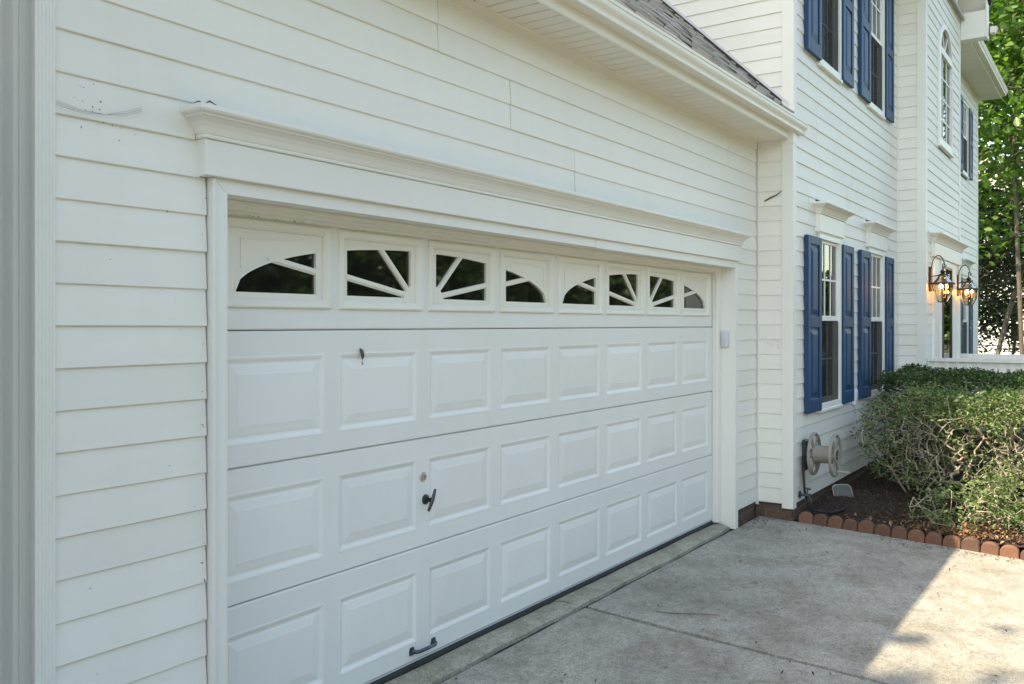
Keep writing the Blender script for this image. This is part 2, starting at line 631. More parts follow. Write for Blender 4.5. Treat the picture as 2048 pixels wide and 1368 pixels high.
def bedz(x, y):
    return -0.045 + 0.022 * y + 0.02 * math.sin(x * 3.1 + y * 2) + 0.013 * math.sin(x * 9 + 1) * math.sin(y * 8) + 0.03 * min(1, max(0, (x - BX0) / 0.6))


# ================================================================== HOUSE
YB, XR, X2, YC, XC2, YD, XD = -0.314, 7.729, 12.028, -0.643, 14.80, -0.32, 19.41
CZ = 0.130           # siding exposure
Z0 = 0.071           # bottom of the siding
house = thing('house', (7.7, 0.5, 0.0), 'white two-storey house with vinyl siding, blue shutters and attached garage', 'house')
T = 0.10             # wall thickness of the backing


def cells(a0, a1, z0, z1, holes):
    A = sorted({a0, a1, *[h[0] for h in holes], *[h[1] for h in holes]})
    Zs = sorted({z0, z1, *[h[2] for h in holes], *[h[3] for h in holes]})
    A = [a for a in A if a0 <= a <= a1]
    Zs = [z for z in Zs if z0 <= z <= z1]
    for i in range(len(A) - 1):
        for j in range(len(Zs) - 1):
            ca, cz = (A[i] + A[i + 1]) / 2, (Zs[j] + Zs[j + 1]) / 2
            if not any(h[0] < ca < h[1] and h[2] < cz < h[3] for h in holes):
                yield A[i], A[i + 1], Zs[j], Zs[j + 1]


def wall(name, axis, plane, a0, a1, z0, z1, holes=(), span=None, seams=(), lip=0.0105, zstart=Z0):
    """backing sheet with openings plus one plank per course and stretch.
    axis 'y': wall faces -y, runs along x. axis 'x': wall faces -x, runs along y.
    span(zmid) -> list of (a, b) stretches of siding at that height"""
    m = MB()
    for p, q, r, t in cells(a0, a1, z0, z1, holes):
        if axis == 'y':
            m.box(p, q, plane + 0.003, plane + T, r, t)
        else:
            m.box(plane + 0.003, plane + T, p, q, r, t)
    w = m.build(name, 'backing', house)
    k0 = int(math.floor((z0 - zstart) / CZ + 1e-6))
    k = k0
    while zstart + k * CZ < z1 - 1e-4:
        za, zb = max(z0, zstart + k * CZ), min(z1, zstart + (k + 1) * CZ)
        if zb - za > 0.02:
            for p, q in span((za + zb) / 2, za, zb):
                cuts = [c for c in seams if p + 0.05 < c[0] < q - 0.05 and c[1] < (za + zb) / 2 < c[2]]
                st = [p] + [c[0] for c in cuts] + [q]
                for i in range(len(st) - 1):
                    if st[i + 1] - st[i] < 0.015:
                        continue
                    plank(w, axis, plane, st[i] + (0.0050 if i else 0), st[i + 1], za, zb, lip + random.uniform(-0.0018, 0.0018))
        k += 1
    return w


def plank(parent, axis, plane, a, b, z0, z1, lip):
    prof = [(0.002, z0 + 0.001), (-lip + 0.003, z0), (-lip, z0 + 0.003), (-lip * 0.62, (z0 + z1) / 2), (-0.0015, z1 + 0.004), (0.002, z1 + 0.004)]
    m = MB()
    n = max(1, int((b - a) / 1.2))
    vs, fs = [], []
    for i in range(n + 1):
        t = a + (b - a) * i / n
        w = random.uniform(-0.0016, 0.0016)
        for o, z in prof:
            vs.append((t, plane + o, z + w) if axis == 'y' else (plane + o, t, z + w))
    k = len(prof)
    for i in range(n):
        for j in range(k):
            q = (j + 1) % k
            fs.append((i * k + j, i * k + q, (i + 1) * k + q, (i + 1) * k + j))
    fs.append(tuple(range(k)))
    fs.append(tuple(range(n * k, n * k + k)))
    m.add(vs, fs)
    o = m.build('siding_plank', 'siding', parent)
    return o


# ---- garage front wall, with the wide door opening
DL, DR, DT = 2.054, 7.132, 2.106       # clear opening
HL, HR = 1.95, 7.20                    # header board
GS = 3.247                             # soffit height


def span_garage(z, za, zb):
    if z < 2.16:
        return [(1.44, 1.985), (7.196, 7.696)]
    if z < 2.285:
        return [(1.44, 1.955), (7.195, 7.696)]
    if z < 2.395:
        return [(1.44, 1.935), (7.215, 7.696)]
    return [(1.44, 7.696)]


seams_g = [(3.275, 2.92, 3.19), (3.88, 2.66, 2.92), (4.55, 2.40, 2.66), (7.02, 2.92, 3.19), (2.5, 2.92, 2.93)]
wall('garage_wall', 'y', 0.0, 1.425, 7.74, 0.055, GS + 0.02, [(DL - 0.02, DR + 0.03, -0.3, DT + 0.03)],
     lambda z, a, b: [] if a < Z0 - 0.01 else span_garage(z, a, b), seams_g, zstart=Z0 - 0.0)
# recessed stretch of wall beyond the left corner
wall('recessed_wall', 'y', 0.17, -2.4, 1.40, -0.2, GS + 0.02, [], lambda z, a, b: [] if a < Z0 - 0.01 else [(-2.3, 1.30)])

# fluted corner post at the left end of the garage front
m = MB()
prof = [(1.377, 0.0), (1.377, -0.016)]
x = 1.380
prof += [(1.379, -0.018)]
for i in range(5):
    prof += [(x + 0.004, -0.018), (x + 0.0055, -0.0155), (x + 0.0085, -0.0155), (x + 0.010, -0.018)]
    x += 0.0105
prof += [(1.4375, -0.018), (1.4395, -0.0155), (1.4395, 0.0)]
m.xy(prof, 0.02, GS)
m.build('corner_post', 'trim', house)
m = MB()
m.xy([(1.412, 0.0006), (1.412, 0.070), (1.372, 0.070), (1.372, 0.062), (1.404, 0.060), (1.404, 0.040), (1.398, 0.036), (1.398, 0.022), (1.380, 0.012), (1.3775, 0.0006)], 0.02, GS)
m.build('corner_post', 'trim', house)
m = MB()
m.xy([(1.3765, 0.071), (1.3765, 0.165), (1.325, 0.165), (1.325, 0.150), (1.345, 0.148), (1.352, 0.142), (1.356, 0.128), (1.356, 0.082), (1.360, 0.074)], 0.02, GS)
m.build('corner_post', 'trim', house, True)


# ---- casing, header and crown over the garage door
cas = MB()
cas.xz([(1.992, -0.045), (DL, -0.045), (DL, DT), (1.997, 2.158), (1.992, 2.158)], -0.030, 0.004)
cas.box(1.9915, 2.006, -0.036, -0.029, -0.04, 2.154)
cas.box(DL - 0.002, DL + 0.004, -0.0295, 0.20, -0.045, DT)
cas.build('door_casing', 'trim', house)
hc = MB()
hc.xz([(DL + 0.001, DT), (4.765, DT), (4.765, 2.158), (1.9985, 2.158)], -0.0305, 0.004)
hc.build('head_casing', 'trim', house)
hc = MB()
hc.xz([(4.7665, DT - 0.003), (DR, DT - 0.003), (7.190, 2.158), (4.7665, 2.158)], -0.0330, 0.004)
hc.build('head_casing', 'trim', house)
hc = MB().box(DL, DR, -0.029, 0.20, DT + 0.0015, DT + 0.012)
hc.build('head_jamb', 'trim', house)
cas = MB()
cas.xz([(DR, -0.065), (7.192, -0.065), (7.192, 2.158), (7.1885, 2.158), (DR, DT)], -0.030, 0.004)
cas.build('door_casing', 'trim', house)
cas = MB().box(DR - 0.001, DR + 0.015, -0.0290, 0.20, -0.065, DT)
cas.build('side_jamb', 'trim', house)
# door stops: slim white strips against the door
st = MB()
st.xy([(DR - 0.0015, 0.092), (7.064, 0.094), (7.058, 0.100), (7.058, 0.118), (7.062, 0.122), (7.062, 0.144), (DR - 0.0015, 0.144)], -0.012, DT - 0.001)
st.build('door_stop', 'trim', house)
st = MB()
st.yz([(0.080, DT), (0.080, 2.092), (0.084, 2.088), (0.104, 2.084), (0.110, 2.076), (0.128, 2.070), (0.134, 2.060), (0.146, 2.060), (0.146, DT)], DL + 0.004, 7.06)
st.build('door_stop', 'insert', house)
st = MB().box(DL + 0.004, 2.125, 0.095, 0.144, -0.012, DT - 0.048)
st.build('door_stop', 'trim', house)
MB().bbox(HL, HR, -0.052, 0.003, 2.1585, 2.286, 0.003).build('header_board', 'trim', house)


def crown(name, xl, xr, prof, plane, parent, mat='trim'):
    """moulding swept along x with mitred returns; prof: (projection, z)"""
    base = prof[0][0]
    vs, fs = [], []
    for o, z in prof:
        e = o - base
        vs += [(xl - e, plane + 0.004, z), (xl - e, plane - o, z), (xr + e, plane - o, z), (xr + e, plane + 0.004, z)]
    for i in range(len(prof) - 1):
        for k in range(3):
            a = i * 4 + k
            fs.append((a, a + 1, a + 5, a + 4))
    n = (len(prof) - 1) * 4
    fs.append((n, n + 1, n + 2, n + 3))
    fs.append((3, 2, 1, 0))
    return MB().add(vs, fs).build(name, mat, parent)


def crown_prof(z0, h, b=0.052, p=0.07):
    P = [(0.0, 0.0), (0.10, 0.02), (0.12, 0.07), (0.10, 0.13), (0.15, 0.16), (0.19, 0.22), (0.27, 0.36), (0.42, 0.52), (0.60, 0.63), (0.74, 0.68), (0.76, 0.73), (0.88, 0.76), (0.96, 0.80), (0.97, 0.83), (1.0, 0.85), (1.0, 1.0)]
    return [(b + p * a, z0 + h * c) for a, c in P]


crown('crown_moulding', HL - 0.002, HR + 0.002, crown_prof(2.2865, 0.102), 0.0, house)

# ---- the sectional garage door
YDR = 0.145
door = MB().box(2.09, 7.06, 0.19, 0.20, 0.0, 2.14).build('garage_door', 'backing', house)
SECZ = [(0.006, 0.5445), (0.5475, 1.0755), (1.0785, 1.6105), (1.614, 2.145)]
PITCH, PX0, PW = 0.61, 2.168, 0.527


def rings(x0, x1, z0, z1, steps, y):
    vs, fs = [], []
    for ins, dep in steps:
        vs += [(x0 + ins, y + dep, z0 + ins), (x1 - ins, y + dep, z0 + ins), (x1 - ins, y + dep, z1 - ins), (x0 + ins, y + dep, z1 - ins)]
    for i in range(len(steps) - 1):
        for k in range(4):
            q = (k + 1) % 4
            fs.append((i * 4 + k, i * 4 + q, i * 4 + 4 + q, i * 4 + 4 + k))
    return vs, fs


for s_i, (sz0, sz1) in enumerate(SECZ):
    dx = random.uniform(-0.0006, 0.0006)
    yf = YDR + (0.0, 0.0015, -0.001, 0.002)[s_i]
    pz0, pz1 = (sz0 + 0.086, sz0 + 0.432) if s_i < 3 else (1.702, 2.052)
    holes = []
    for k in range(8):
        x0 = PX0 + PITCH * k
        x1 = x0 + (PW if s_i < 3 else 0.562)
        holes.append((x0, x1, pz0, pz1))
    m = MB()
    # one face with eight openings, plus rounded lips along the joints
    for p, q, r, t in cells(2.09, 7.06, sz0 + 0.006, sz1 - 0.006, holes):
        m.add([(p, yf, r), (q, yf, r), (q, yf, t), (p, yf, t)], [(0, 1, 2, 3)])
    for za, zb in ((sz0, sz0 + 0.006), (sz1, sz1 - 0.006)):
        m.add([(2.09, yf + 0.010, za), (7.06, yf + 0.010, za), (7.06, yf, zb), (2.09, yf, zb), (2.09, yf + 0.04, za), (7.06, yf + 0.04, za)], [(0, 1, 2, 3), (4, 5, 1, 0)])
    m.build('door_section', 'door', door)
    if s_i < 3:
        for h in holes:
            steps = [(0, 0), (0.004, -0.0012), (0.012, 0.0008), (0.024, 0.0068), (0.030, 0.0076), (0.034, 0.0074), (0.036, 0.0058), (0.070, 0.0008), (0.0705, 0.0003), (0.0715, 0.0)]
            vs, fs = rings(*h, steps, yf)
            n = len(vs)
            fs.append((n - 4, n - 3, n - 2, n - 1))
            MB().add(vs, fs).build('raised_panel', 'door', door)
    else:
        for h in holes:
            steps = [(0, 0.001), (0.0015, -0.010), (0.008, -0.013), (0.026, -0.010), (0.036, -0.002), (0.039, 0.004), (0.0395, 0.022)]
            vs, fs = rings(*h, steps, yf)
            MB().add(vs, fs).build('window_frame', 'insert', door)


def xform(mir, cx, dx):
    return (lambda x: (2 * cx - x if mir else x) + dx)


def clip_half(poly, a, b, c):
    """keep a*x + b*z <= c"""
    out = []
    for i in range(len(poly)):
        p, q = poly[i], poly[(i + 1) % len(poly)]
        fp, fq = a * p[0] + b * p[1] - c, a * q[0] + b * q[1] - c
        if fp <= 0:
            out.append(p)
        if fp * fq < 0:
            t = fp / (fp - fq)
            out.append((p[0] + t * (q[0] - p[0]), p[1] + t * (q[1] - p[1])))
    return out


FCX, FZB, FA, FB = 3.364, 1.764, 1.132, 0.226


def earc(x, k=0.0):
    a, b = FA + k, FB + k
    t = 1 - ((x - FCX) / a) ** 2
    return FZB + b * math.sqrt(max(0, t))


def bar(p, q, w, x0, x1, z0, z1):
    d = Vector((q[0] - p[0], q[1] - p[1])).normalized()
    n = Vector((-d[1], d[0])) * w / 2
    poly = [(p[0] + n[0], p[1] + n[1]), (q[0] + n[0], q[1] + n[1]), (q[0] - n[0], q[1] - n[1]), (p[0] - n[0], p[1] - n[1])]
    poly = clip_half(poly, 1, 0, x1)
    poly = clip_half(poly, -1, 0, -x0)
    poly = clip_half(poly, 0, 1, z1)
    poly = clip_half(poly, 0, -1, -z0)
    return poly


def insert(outer, mir, dx):
    """one sunburst insert; outer: the quarter at the end of the fan"""
    X = xform(mir, FCX, dx)
    if outer:
        ix0, ix1, gx0, gx1 = 2.2075, 2.6905, 2.236, 2.656
    else:
        ix0, ix1, gx0, gx1 = 2.8175, 3.3005, 2.840, 3.268
    iz0, iz1, gz0 = 1.741, 2.013, FZB
    yb = YDR + 0.020
    m = MB()

    def P(poly, y0, y1):
        pts = [(X(p[0]), p[1]) for p in poly]
        m.xz(pts, y0, y1)

    y1 = yb + 0.004
    yA, yB, yC2, yD = yb - 0.010, yb - 0.0125, yb - 0.015, yb - 0.0085
    # field above the arc
    top = 1.9955
    n = 18
    pts = [(gx0 + (gx1 - gx0) * i / n, earc(gx0 + (gx1 - gx0) * i / n)) for i in range(n + 1)]
    if outer:
        pts[0] = (gx0, FZB)
    for i in range(n):
        a, b = pts[i], pts[i + 1]
        P([a, b, (b[0], top), (a[0], top)], yD, y1)
    # raised band following the arc, and the lip beside the glass
    for k0, k1, yy in ((0.0, 0.014, yB), (0.030, 0.036, yA)):
        for i in range(n):
            xa, xb = pts[i][0], pts[i + 1][0]
            za, zb, zc, zd = earc(xa, k0), earc(xb, k0), earc(xb, k1), earc(xa, k1)
            if outer and i == 0:
                za = FZB
            if min(zc, zd) > top + 0.005:
                continue
            P([(xa, za), (xb, zb), (xb, min(zc, top)), (xa, min(zd, top))], yy, yD + 0.001)
    # rectangular frame
    P([(ix0, iz0), (ix1, iz0), (ix1, gz0), (ix0, gz0)], yA, y1)
    P([(ix0, top), (ix1, top), (ix1, iz1), (ix0, iz1)], yA, y1)
    P([(ix0, gz0), (gx0, gz0), (gx0, top), (ix0, top)], yA, y1)
    P([(gx1, gz0), (ix1, gz0), (ix1, top), (gx1, top)], yA, y1)
    if outer:
        # sunken triangle mouldings in the corner of the field
        tri = [(2.262, 1.978), (2.262, 1.858), (2.2675, 1.866), (2.2675, 1.972)]
        P(tri, yb - 0.0115, yD + 0.001)
        P([(2.262, 1.978), (2.2675, 1.972), (2.545, 1.984), (2.58, 1.990)], yb - 0.0115, yD + 0.001)
        spokes = [((2.395, 1.9055), (2.70, 1.8525))]
    else:
        spokes = [((2.80, 1.8535), (3.26, 1.7735)), ((3.045, 2.003), (3.275, 1.7785))]
    for p, q in spokes:
        pl = bar(p, q, 0.027, gx0 - 0.002, gx1 + 0.002, gz0 - 0.002, top)
        pl2 = bar(p, q, 0.013, gx0 - 0.002, gx1 + 0.002, gz0 - 0.002, top)
        if outer:
            pl = [p_ for p_ in pl]
        P(pl, yD + 0.0015 - 0.0005, y1 - 0.001)
        P(pl2, yC2 + 0.002, yD + 0.002)
    if not outer:
        hub = [(3.300, 1.7415)] + [(3.300 + 0.088 * math.cos(t), 1.7415 + 0.088 * math.sin(t)) for t in np.linspace(math.pi / 2, math.pi, 9)]
        P(hub, yC2, y1 - 0.0005)
    m.build('sunburst_insert', 'insert', door)
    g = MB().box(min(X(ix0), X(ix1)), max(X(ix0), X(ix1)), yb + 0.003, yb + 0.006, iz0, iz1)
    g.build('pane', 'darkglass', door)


for g in range(2):
    dx = 4 * PITCH * g
    insert(True, False, dx)
    insert(False, False, dx)
    insert(False, True, dx)
    insert(True, True, dx)

# bottom seal: aluminium retainer and black bulb
MB().box(2.09, 7.06, YDR + 0.004, YDR + 0.03, -0.002, 0.0055).build('seal_retainer', 'greyplastic', door)
sp = [(0.149, -0.0025), (0.143, -0.006), (0.138, -0.018), (0.138, -0.036), (0.168, -0.036), (0.172, -0.012), (0.168, -0.0025)]
MB().yz(sp, 2.09, 7.06).build('bottom_seal', 'rubber', door)
# lock, T handle, lift handle
lx = 3.349
m = MB().lathe([(0.0, -0.004), (0.022, -0.004), (0.024, -0.002), (0.024, 0.003)][::-1], (lx, YDR, 0.889), 'y', 20)
m.lathe([(0.013, -0.004), (0.013, -0.009), (0.011, -0.010), (0.0, -0.010)], (lx, YDR, 0.889), 'y', 16)
o = m.build('lock_cylinder', 'chrome', door, True)
m = MB().box(lx - 0.0012, lx + 0.0012, YDR - 0.0115, YDR - 0.0095, 0.881, 0.897)
m.build('keyway', 'rubber', door)
hx, hz = 3.367, 0.775
m = MB().lathe([(0.025, 0.002), (0.025, -0.004), (0.020, -0.008), (0.0, -0.008)], (hx, YDR, hz), 'y', 18)
m.lathe([(0.011, -0.006), (0.010, -0.030), (0.013, -0.034), (0.0, -0.034)], (hx, YDR, hz), 'y', 14)
a = math.radians(62)
ca, sa = math.cos(a), math.sin(a)
L = 0.056
m.tube([(hx - ca * L, YDR - 0.040, hz - sa * L), (hx - ca * L * 0.5, YDR - 0.043, hz - sa * L * 0.5), (hx, YDR - 0.044, hz), (hx + ca * L * 0.5, YDR - 0.043, hz + sa * L * 0.5), (hx + ca * L, YDR - 0.040, hz + sa * L)], [0.007, 0.0085, 0.010, 0.0085, 0.007], 8)
m.build('turn_handle', 'iron', door, True)
m = MB()
for ex in (3.262, 3.424):
    m.xz([(ex - 0.016, 0.040), (ex + 0.016, 0.040), (ex + 0.018, 0.055), (ex + 0.012, 0.078), (ex - 0.012, 0.078), (ex - 0.018, 0.055)], YDR - 0.005, YDR + 0.002)
m.tube([(3.264, YDR - 0.004, 0.058), (3.268, YDR - 0.022, 0.058), (3.285, YDR - 0.034, 0.058), (3.343, YDR - 0.037, 0.058), (3.40, YDR - 0.034, 0.058), (3.418, YDR - 0.022, 0.058), (3.422, YDR - 0.004, 0.058)], [0.010, 0.010, 0.009, 0.009, 0.009, 0.010, 0.010], 8)
m.build('lift_handle', 'blued', door, True)

# ---- eave of the garage: soffit, fascia, gutter, roof
EX0, EX1 = 0.9, 7.728
soffit = MB().box(EX0, EX1, -0.285, 0.0, GS + 0.014, GS + 0.03).build('soffit', 'backing', house)
x = 4.168 - 0.105 * 31
k = 0
while x < EX1:
    x1 = min(x + 0.105, EX1)
    m = MB()
    w = x1 - x
    if w > 0.03 and x > 1.0:
        P = [(x + 0.0005, GS + 0.010), (x + 0.006, GS + 0.010), (x + 0.009, GS), (x1 - 0.003, GS), (x1 - 0.0005, GS + 0.010)]
        vs = [(p[0], -0.282, p[1]) for p in P] + [(p[0], -0.002, p[1]) for p in P]
        fs = [(i, i + 1, i + 6, i + 5) for i in range(4)]
        m.add(vs, fs)
        m.build('soffit_panel', 'vent' if x < 4.72 and (k % 3) != 9 else 'soffit', soffit)
    x += 0.105
    k += 1
# frieze channel where siding meets soffit
fr = MB()
fr.yz([(0.003, GS), (-0.020, GS), (-0.0205, GS - 0.006), (-0.016, GS - 0.010), (-0.016, GS - 0.052), (-0.022, GS - 0.056), (-0.022, GS - 0.062), (0.003, GS - 0.062)], 1.44, 6.42)
fr.build('frieze_channel', 'soffit', house)
fr = MB()
fr.yz([(0.003, GS), (-0.021, GS), (-0.0215, GS - 0.006), (-0.017, GS - 0.010), (-0.017, GS - 0.052), (-0.023, GS - 0.056), (-0.023, GS - 0.063), (0.003, GS - 0.063)], 6.423, 7.70)
fr.build('frieze_channel', 'soffit', house)
MB().yz([(-0.278, GS - 0.004), (-0.292, GS - 0.006), (-0.296, GS + 0.002), (-0.296, 3.44), (-0.278, 3.44)], EX0, 7.795).build('fascia', 'gutter', house)


def gutter(name, parent, x0, x1, yb, z0, s=1.0):
    """K-style gutter hung with its back at y = yb; open trough"""
    out = [(0, 0.105), (0, 0), (-0.068, 0), (-0.071, 0.003), (-0.072, 0.020), (-0.076, 0.030), (-0.086, 0.042), (-0.094, 0.056), (-0.096, 0.070), (-0.096, 0.078), (-0.101, 0.081), (-0.102, 0.098), (-0.094, 0.100)]
    inn = [(p[0] + (0.003 if i else -0.002) if i != 1 else -0.002, max(p[1], 0.003)) for i, p in enumerate(out)][::-1]
    inn[0] = (-0.094, 0.097)
    poly = [(yb + p[0] * s, z0 + p[1] * s) for p in out + inn]
    m = MB()
    n = len(poly)
    vs = [(x0, *p) for p in poly] + [(x1, *p) for p in poly]
    m.add(vs, [(i, i + n, (i + 1) % n + n, (i + 1) % n) for i in range(n)])
    o = m.build(name, 'gutter', parent)
    cap = [(yb + p[0] * s * 1.01, z0 + p[1] * s) for p in out]
    for xe in (x0, x1):
        MB().yz(cap, xe - 0.002, xe + 0.002).build('end_cap', 'gutter', o)
    return o


gutter('gutter', house, EX0, 7.925, -0.2965, 3.305)
# roof at 44 degrees
RS = 0.974
ry0, rz0 = -0.325, 3.452
ry1 = 3.3
roof = MB().yz([(ry0 + 0.01, rz0 - 0.02), (ry0 + 0.01, rz0 - 0.006), (ry1, rz0 + (ry1 - ry0) * RS - 0.006), (ry1, rz0 + (ry1 - ry0) * RS - 0.12), (0.02, GS + 0.06), (-0.27, GS + 0.06)], 0.9, 7.7265).build('garage_roof', 'underlay', house)
cs = math.hypot(1, RS)
tv, tf = [], []
row = 0
s_ = 0.0
while s_ < 3.2:
    expo = 0.143
    x = 0.9 - random.random() * 0.2
    while x < 7.714:
        w = random.choice((0.16, 0.2, 0.24, 0.3)) * random.uniform(0.85, 1.15)
        xa, xb = max(0.9, x), min(7.714, x + w - 0.004)
        if xb - xa > 0.02:
            th = random.choice((0.008, 0.010, 0.017, 0.020))
            dl = random.uniform(-0.006, 0.006)
            o = len(tv)

            def rp(xx, s, t):
                return (xx, ry0 + s / cs - t * RS / cs, rz0 + s * RS / cs + t / cs)
            tv += [rp(xa, s_ + dl, 0.001), rp(xb, s_ + dl, 0.001), rp(xb, s_ + dl, th + 0.004), rp(xa, s_ + dl, th + 0.004), rp(xb, s_ + expo + 0.03, 0.004), rp(xa, s_ + expo + 0.03, 0.004)]
            tf += [(o, o + 1, o + 2, o + 3), (o + 3, o + 2, o + 4, o + 5)]
        x += w
    s_ += expo
    row += 1
raw('shingles', tv, tf, 'shingle', roof, kind='stuff')
MB().yz([(0.0 + ry1 - 0.02, 3.0), (8.0, 3.0), (ry1, rz0 + (ry1 - ry0) * RS)], 0.9, 7.72).build('rear_roof', 'underlay', house)
# step flashing against the taller wall
MB().yz([(ry0 + 0.02, rz0 + 0.035), (ry0 + 0.02, rz0 + 0.085), (2.9, rz0 + 0.085 + (2.88 - ry0) * RS), (2.9, rz0 + 0.02 + (2.88 - ry0) * RS)], XR - 0.016, XR - 0.004).build('flashing', 'backing', house)
MB().yz([(ry0 + 0.03, rz0 + 0.075), (ry0 + 0.03, rz0 + 0.105), (2.9, rz0 + 0.105 + (2.87 - ry0) * RS), (2.9, rz0 + 0.075 + (2.87 - ry0) * RS)], XR - 0.024, XR - 0.0155).build('flashing', 'greyplastic', house)

# ---- return wall beside the garage (faces -x), below the soffit and above the roof
EAVE = 6.05


def span_ret(z, za, zb):
    if za < Z0 - 0.01:
        return []
    if za < GS:
        return [(-0.236, -0.016)]
    yr = (zb - rz0) / RS + ry0
    if yr < -0.22:
        return [(-0.236, -0.10)]
    return [(-0.236, min(yr, 3.2))]


wall('side_wall', 'x', XR, YB, 3.3, 0.055, EAVE, [], span_ret)
# inner corner strip
MB().xy([(7.712, 0.004), (7.712, -0.016), (7.706, -0.020), (7.706, -0.024), (7.722, -0.024), (7.7275, -0.018), (7.7275, 0.004)], 0.045, GS).build('inner_corner_strip', 'trim', house)


def post(x, y, w1, w2, z0, z1, t=0.016):
    """outside corner post: w1 along y on the -x face, w2 along x on the -y face"""
    m = MB()
    m.xy([(x - t, y - t), (x + w2, y - t), (x + w2, y - t + 0.006), (x + w2 - 0.003, y + 0.004), (x + 0.004, y + 0.004), (x + 0.004, y + w1 - 0.003), (x - t + 0.006, y + w1), (x - t, y + w1)], z0, z1)
    return m.build('corner_post', 'trim', house)


post(XR, YB, 0.083, 0.075, 0.035, 3.20)
post(XR - 0.003, YB - 0.003, 0.085, 0.078, 3.2005, EAVE)


# ---- windows and shutters
def window(xc, w, z0, z1, plane, hdr=True, screened=True, curtain=True, sill=True):
    """double-hung window, 3 x 2 lights in each sash; frame outside size w by (z0, z1)"""
    win = MB()
    x0, x1 = xc - w / 2, xc + w / 2
    yo = plane - 0.034
    fw = 0.048
    for a, b, c, d in ((x0, x0 + fw, z0, z1), (x1 - fw, x1, z0, z1), (x0 + fw, x1 - fw, z0, z0 + 0.05), (x0 + fw, x1 - fw, z1 - 0.05, z1)):
        win.bbox(a, b, yo, plane + 0.09, c, d, 0.003)
    win = win.build('window', 'frame', house)
    zm = (z0 + z1) / 2 + 0.025
    gx0, gx1 = x0 + fw, x1 - fw
    for up in (1, 0):
        za, zb = (zm - 0.02, z1 - 0.05) if up else (z0 + 0.05, zm + 0.01)
        ys_ = plane - (0.006 if up else -0.026)
        r = MB()
        sw = 0.026
        for a, b, c, d in ((gx0, gx0 + sw, za, zb), (gx1 - sw, gx1, za, zb), (gx0 + sw, gx1 - sw, za, za + (0.05 if up else 0.04)), (gx0 + sw, gx1 - sw, zb - 0.03, zb)):
            r.bbox(a, b, ys_, ys_ + 0.03, c, d, 0.003)
        r.build('sash', 'frame', win)
        ax0, ax1, az0, az1 = gx0 + sw, gx1 - sw, za + (0.05 if up else 0.04), zb - 0.03
        MB().box(ax0, ax1, ys_ + 0.013, ys_ + 0.016, az0, az1).build('pane', 'glass', win)
        for i in (1, 2):
            xx = ax0 + (ax1 - ax0) * i / 3
            MB().box(xx - 0.009, xx + 0.009, ys_ + 0.005, ys_ + 0.012, az0, az1).build('muntin', 'frame', win)
        zz = (az0 + az1) / 2
        MB().box(ax0, ax1, ys_ + 0.0045, ys_ + 0.0115, zz - 0.009, zz + 0.009).build('muntin', 'frame', win)
    if screened:
        MB().box(gx0, gx1, plane - 0.012, plane - 0.010, z0 + 0.05, zm - 0.02).build('insect_screen', 'screen', win)
    if sill:
        MB().bbox(x0 - 0.015, x1 + 0.015, yo - 0.010, plane + 0.004, z0 - 0.030, z0 - 0.001, 0.004).build('sill', 'frame', win)
    # dim room behind
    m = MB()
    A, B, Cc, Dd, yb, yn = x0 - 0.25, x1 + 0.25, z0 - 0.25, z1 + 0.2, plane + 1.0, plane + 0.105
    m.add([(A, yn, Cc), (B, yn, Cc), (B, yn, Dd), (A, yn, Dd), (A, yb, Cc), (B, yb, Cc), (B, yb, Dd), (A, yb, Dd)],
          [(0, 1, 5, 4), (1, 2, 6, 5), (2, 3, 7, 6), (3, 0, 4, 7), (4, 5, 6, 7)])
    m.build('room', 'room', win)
    if curtain:
        for xa, xb in ((x0 - 0.02, xc - w * 0.10), (xc + w * 0.16, x1 + 0.02)):
            vs = []
            n = 28
            for i in range(n + 1):
                t = i / n
                vs += [(xa + (xb - xa) * t, plane + 0.15 + 0.022 * math.sin(t * 31 + xc), z0 + 0.02), (xa + (xb - xa) * t, plane + 0.15 + 0.016 * math.sin(t * 31 + xc), z1)]
            MB().add(vs, [(2 * i, 2 * i + 2, 2 * i + 3, 2 * i + 1) for i in range(n)]).build('curtain', 'curtain', win)
    if hdr:
        hb = MB()
        hb.bbox(x0 - 0.055, x1 + 0.055, plane - 0.050, plane + 0.003, z1 + 0.012, z1 + 0.175, 0.003)
        hb.box(x0 - 0.03, x1 + 0.03, plane - 0.038, plane + 0.003, z1 + 0.0005, z1 + 0.0115)
        hb.build('header', 'trim', win)
        crown('header_crown', x0 - 0.057, x1 + 0.057, crown_prof(z1 + 0.1755, 0.105, 0.050, 0.085), plane, win)
    return win


def shutter(x0, x1, z0, z1, plane):
    y0, y1 = plane - 0.052, plane - 0.016
    w = x1 - x0
    sw = w * 0.18
    zm = (z0 + z1) / 2 + 0.02
    b = MB()
    parts = [(x0, x0 + sw, z0, z1), (x1 - sw, x1, z0, z1), (x0 + sw, x1 - sw, z0, z0 + 0.12), (x0 + sw, x1 - sw, z1 - 0.075, z1), (x0 + sw, x1 - sw, zm - 0.05, zm + 0.05)]
    for p in parts:
        b.bbox(p[0], p[1], y0, y1, p[2], p[3], 0.003)
    o = b.build('shutter', 'shutter', house)
    for za, zb in ((z0 + 0.12, zm - 0.05), (zm + 0.05, z1 - 0.075)):
        vs, fs = rings(x0 + sw, x1 - sw, za, zb, [(0, 0.013), (0.006, 0.0145), (0.020, 0.0145), (0.062 * w / 0.43, 0.001), (0.066 * w / 0.43, 0.0)], y0)
        n = len(vs)
        fs.append((n - 4, n - 3, n - 2, n - 1))
        MB().add(vs, fs).build('raised_panel', 'shutter', o)
    return o


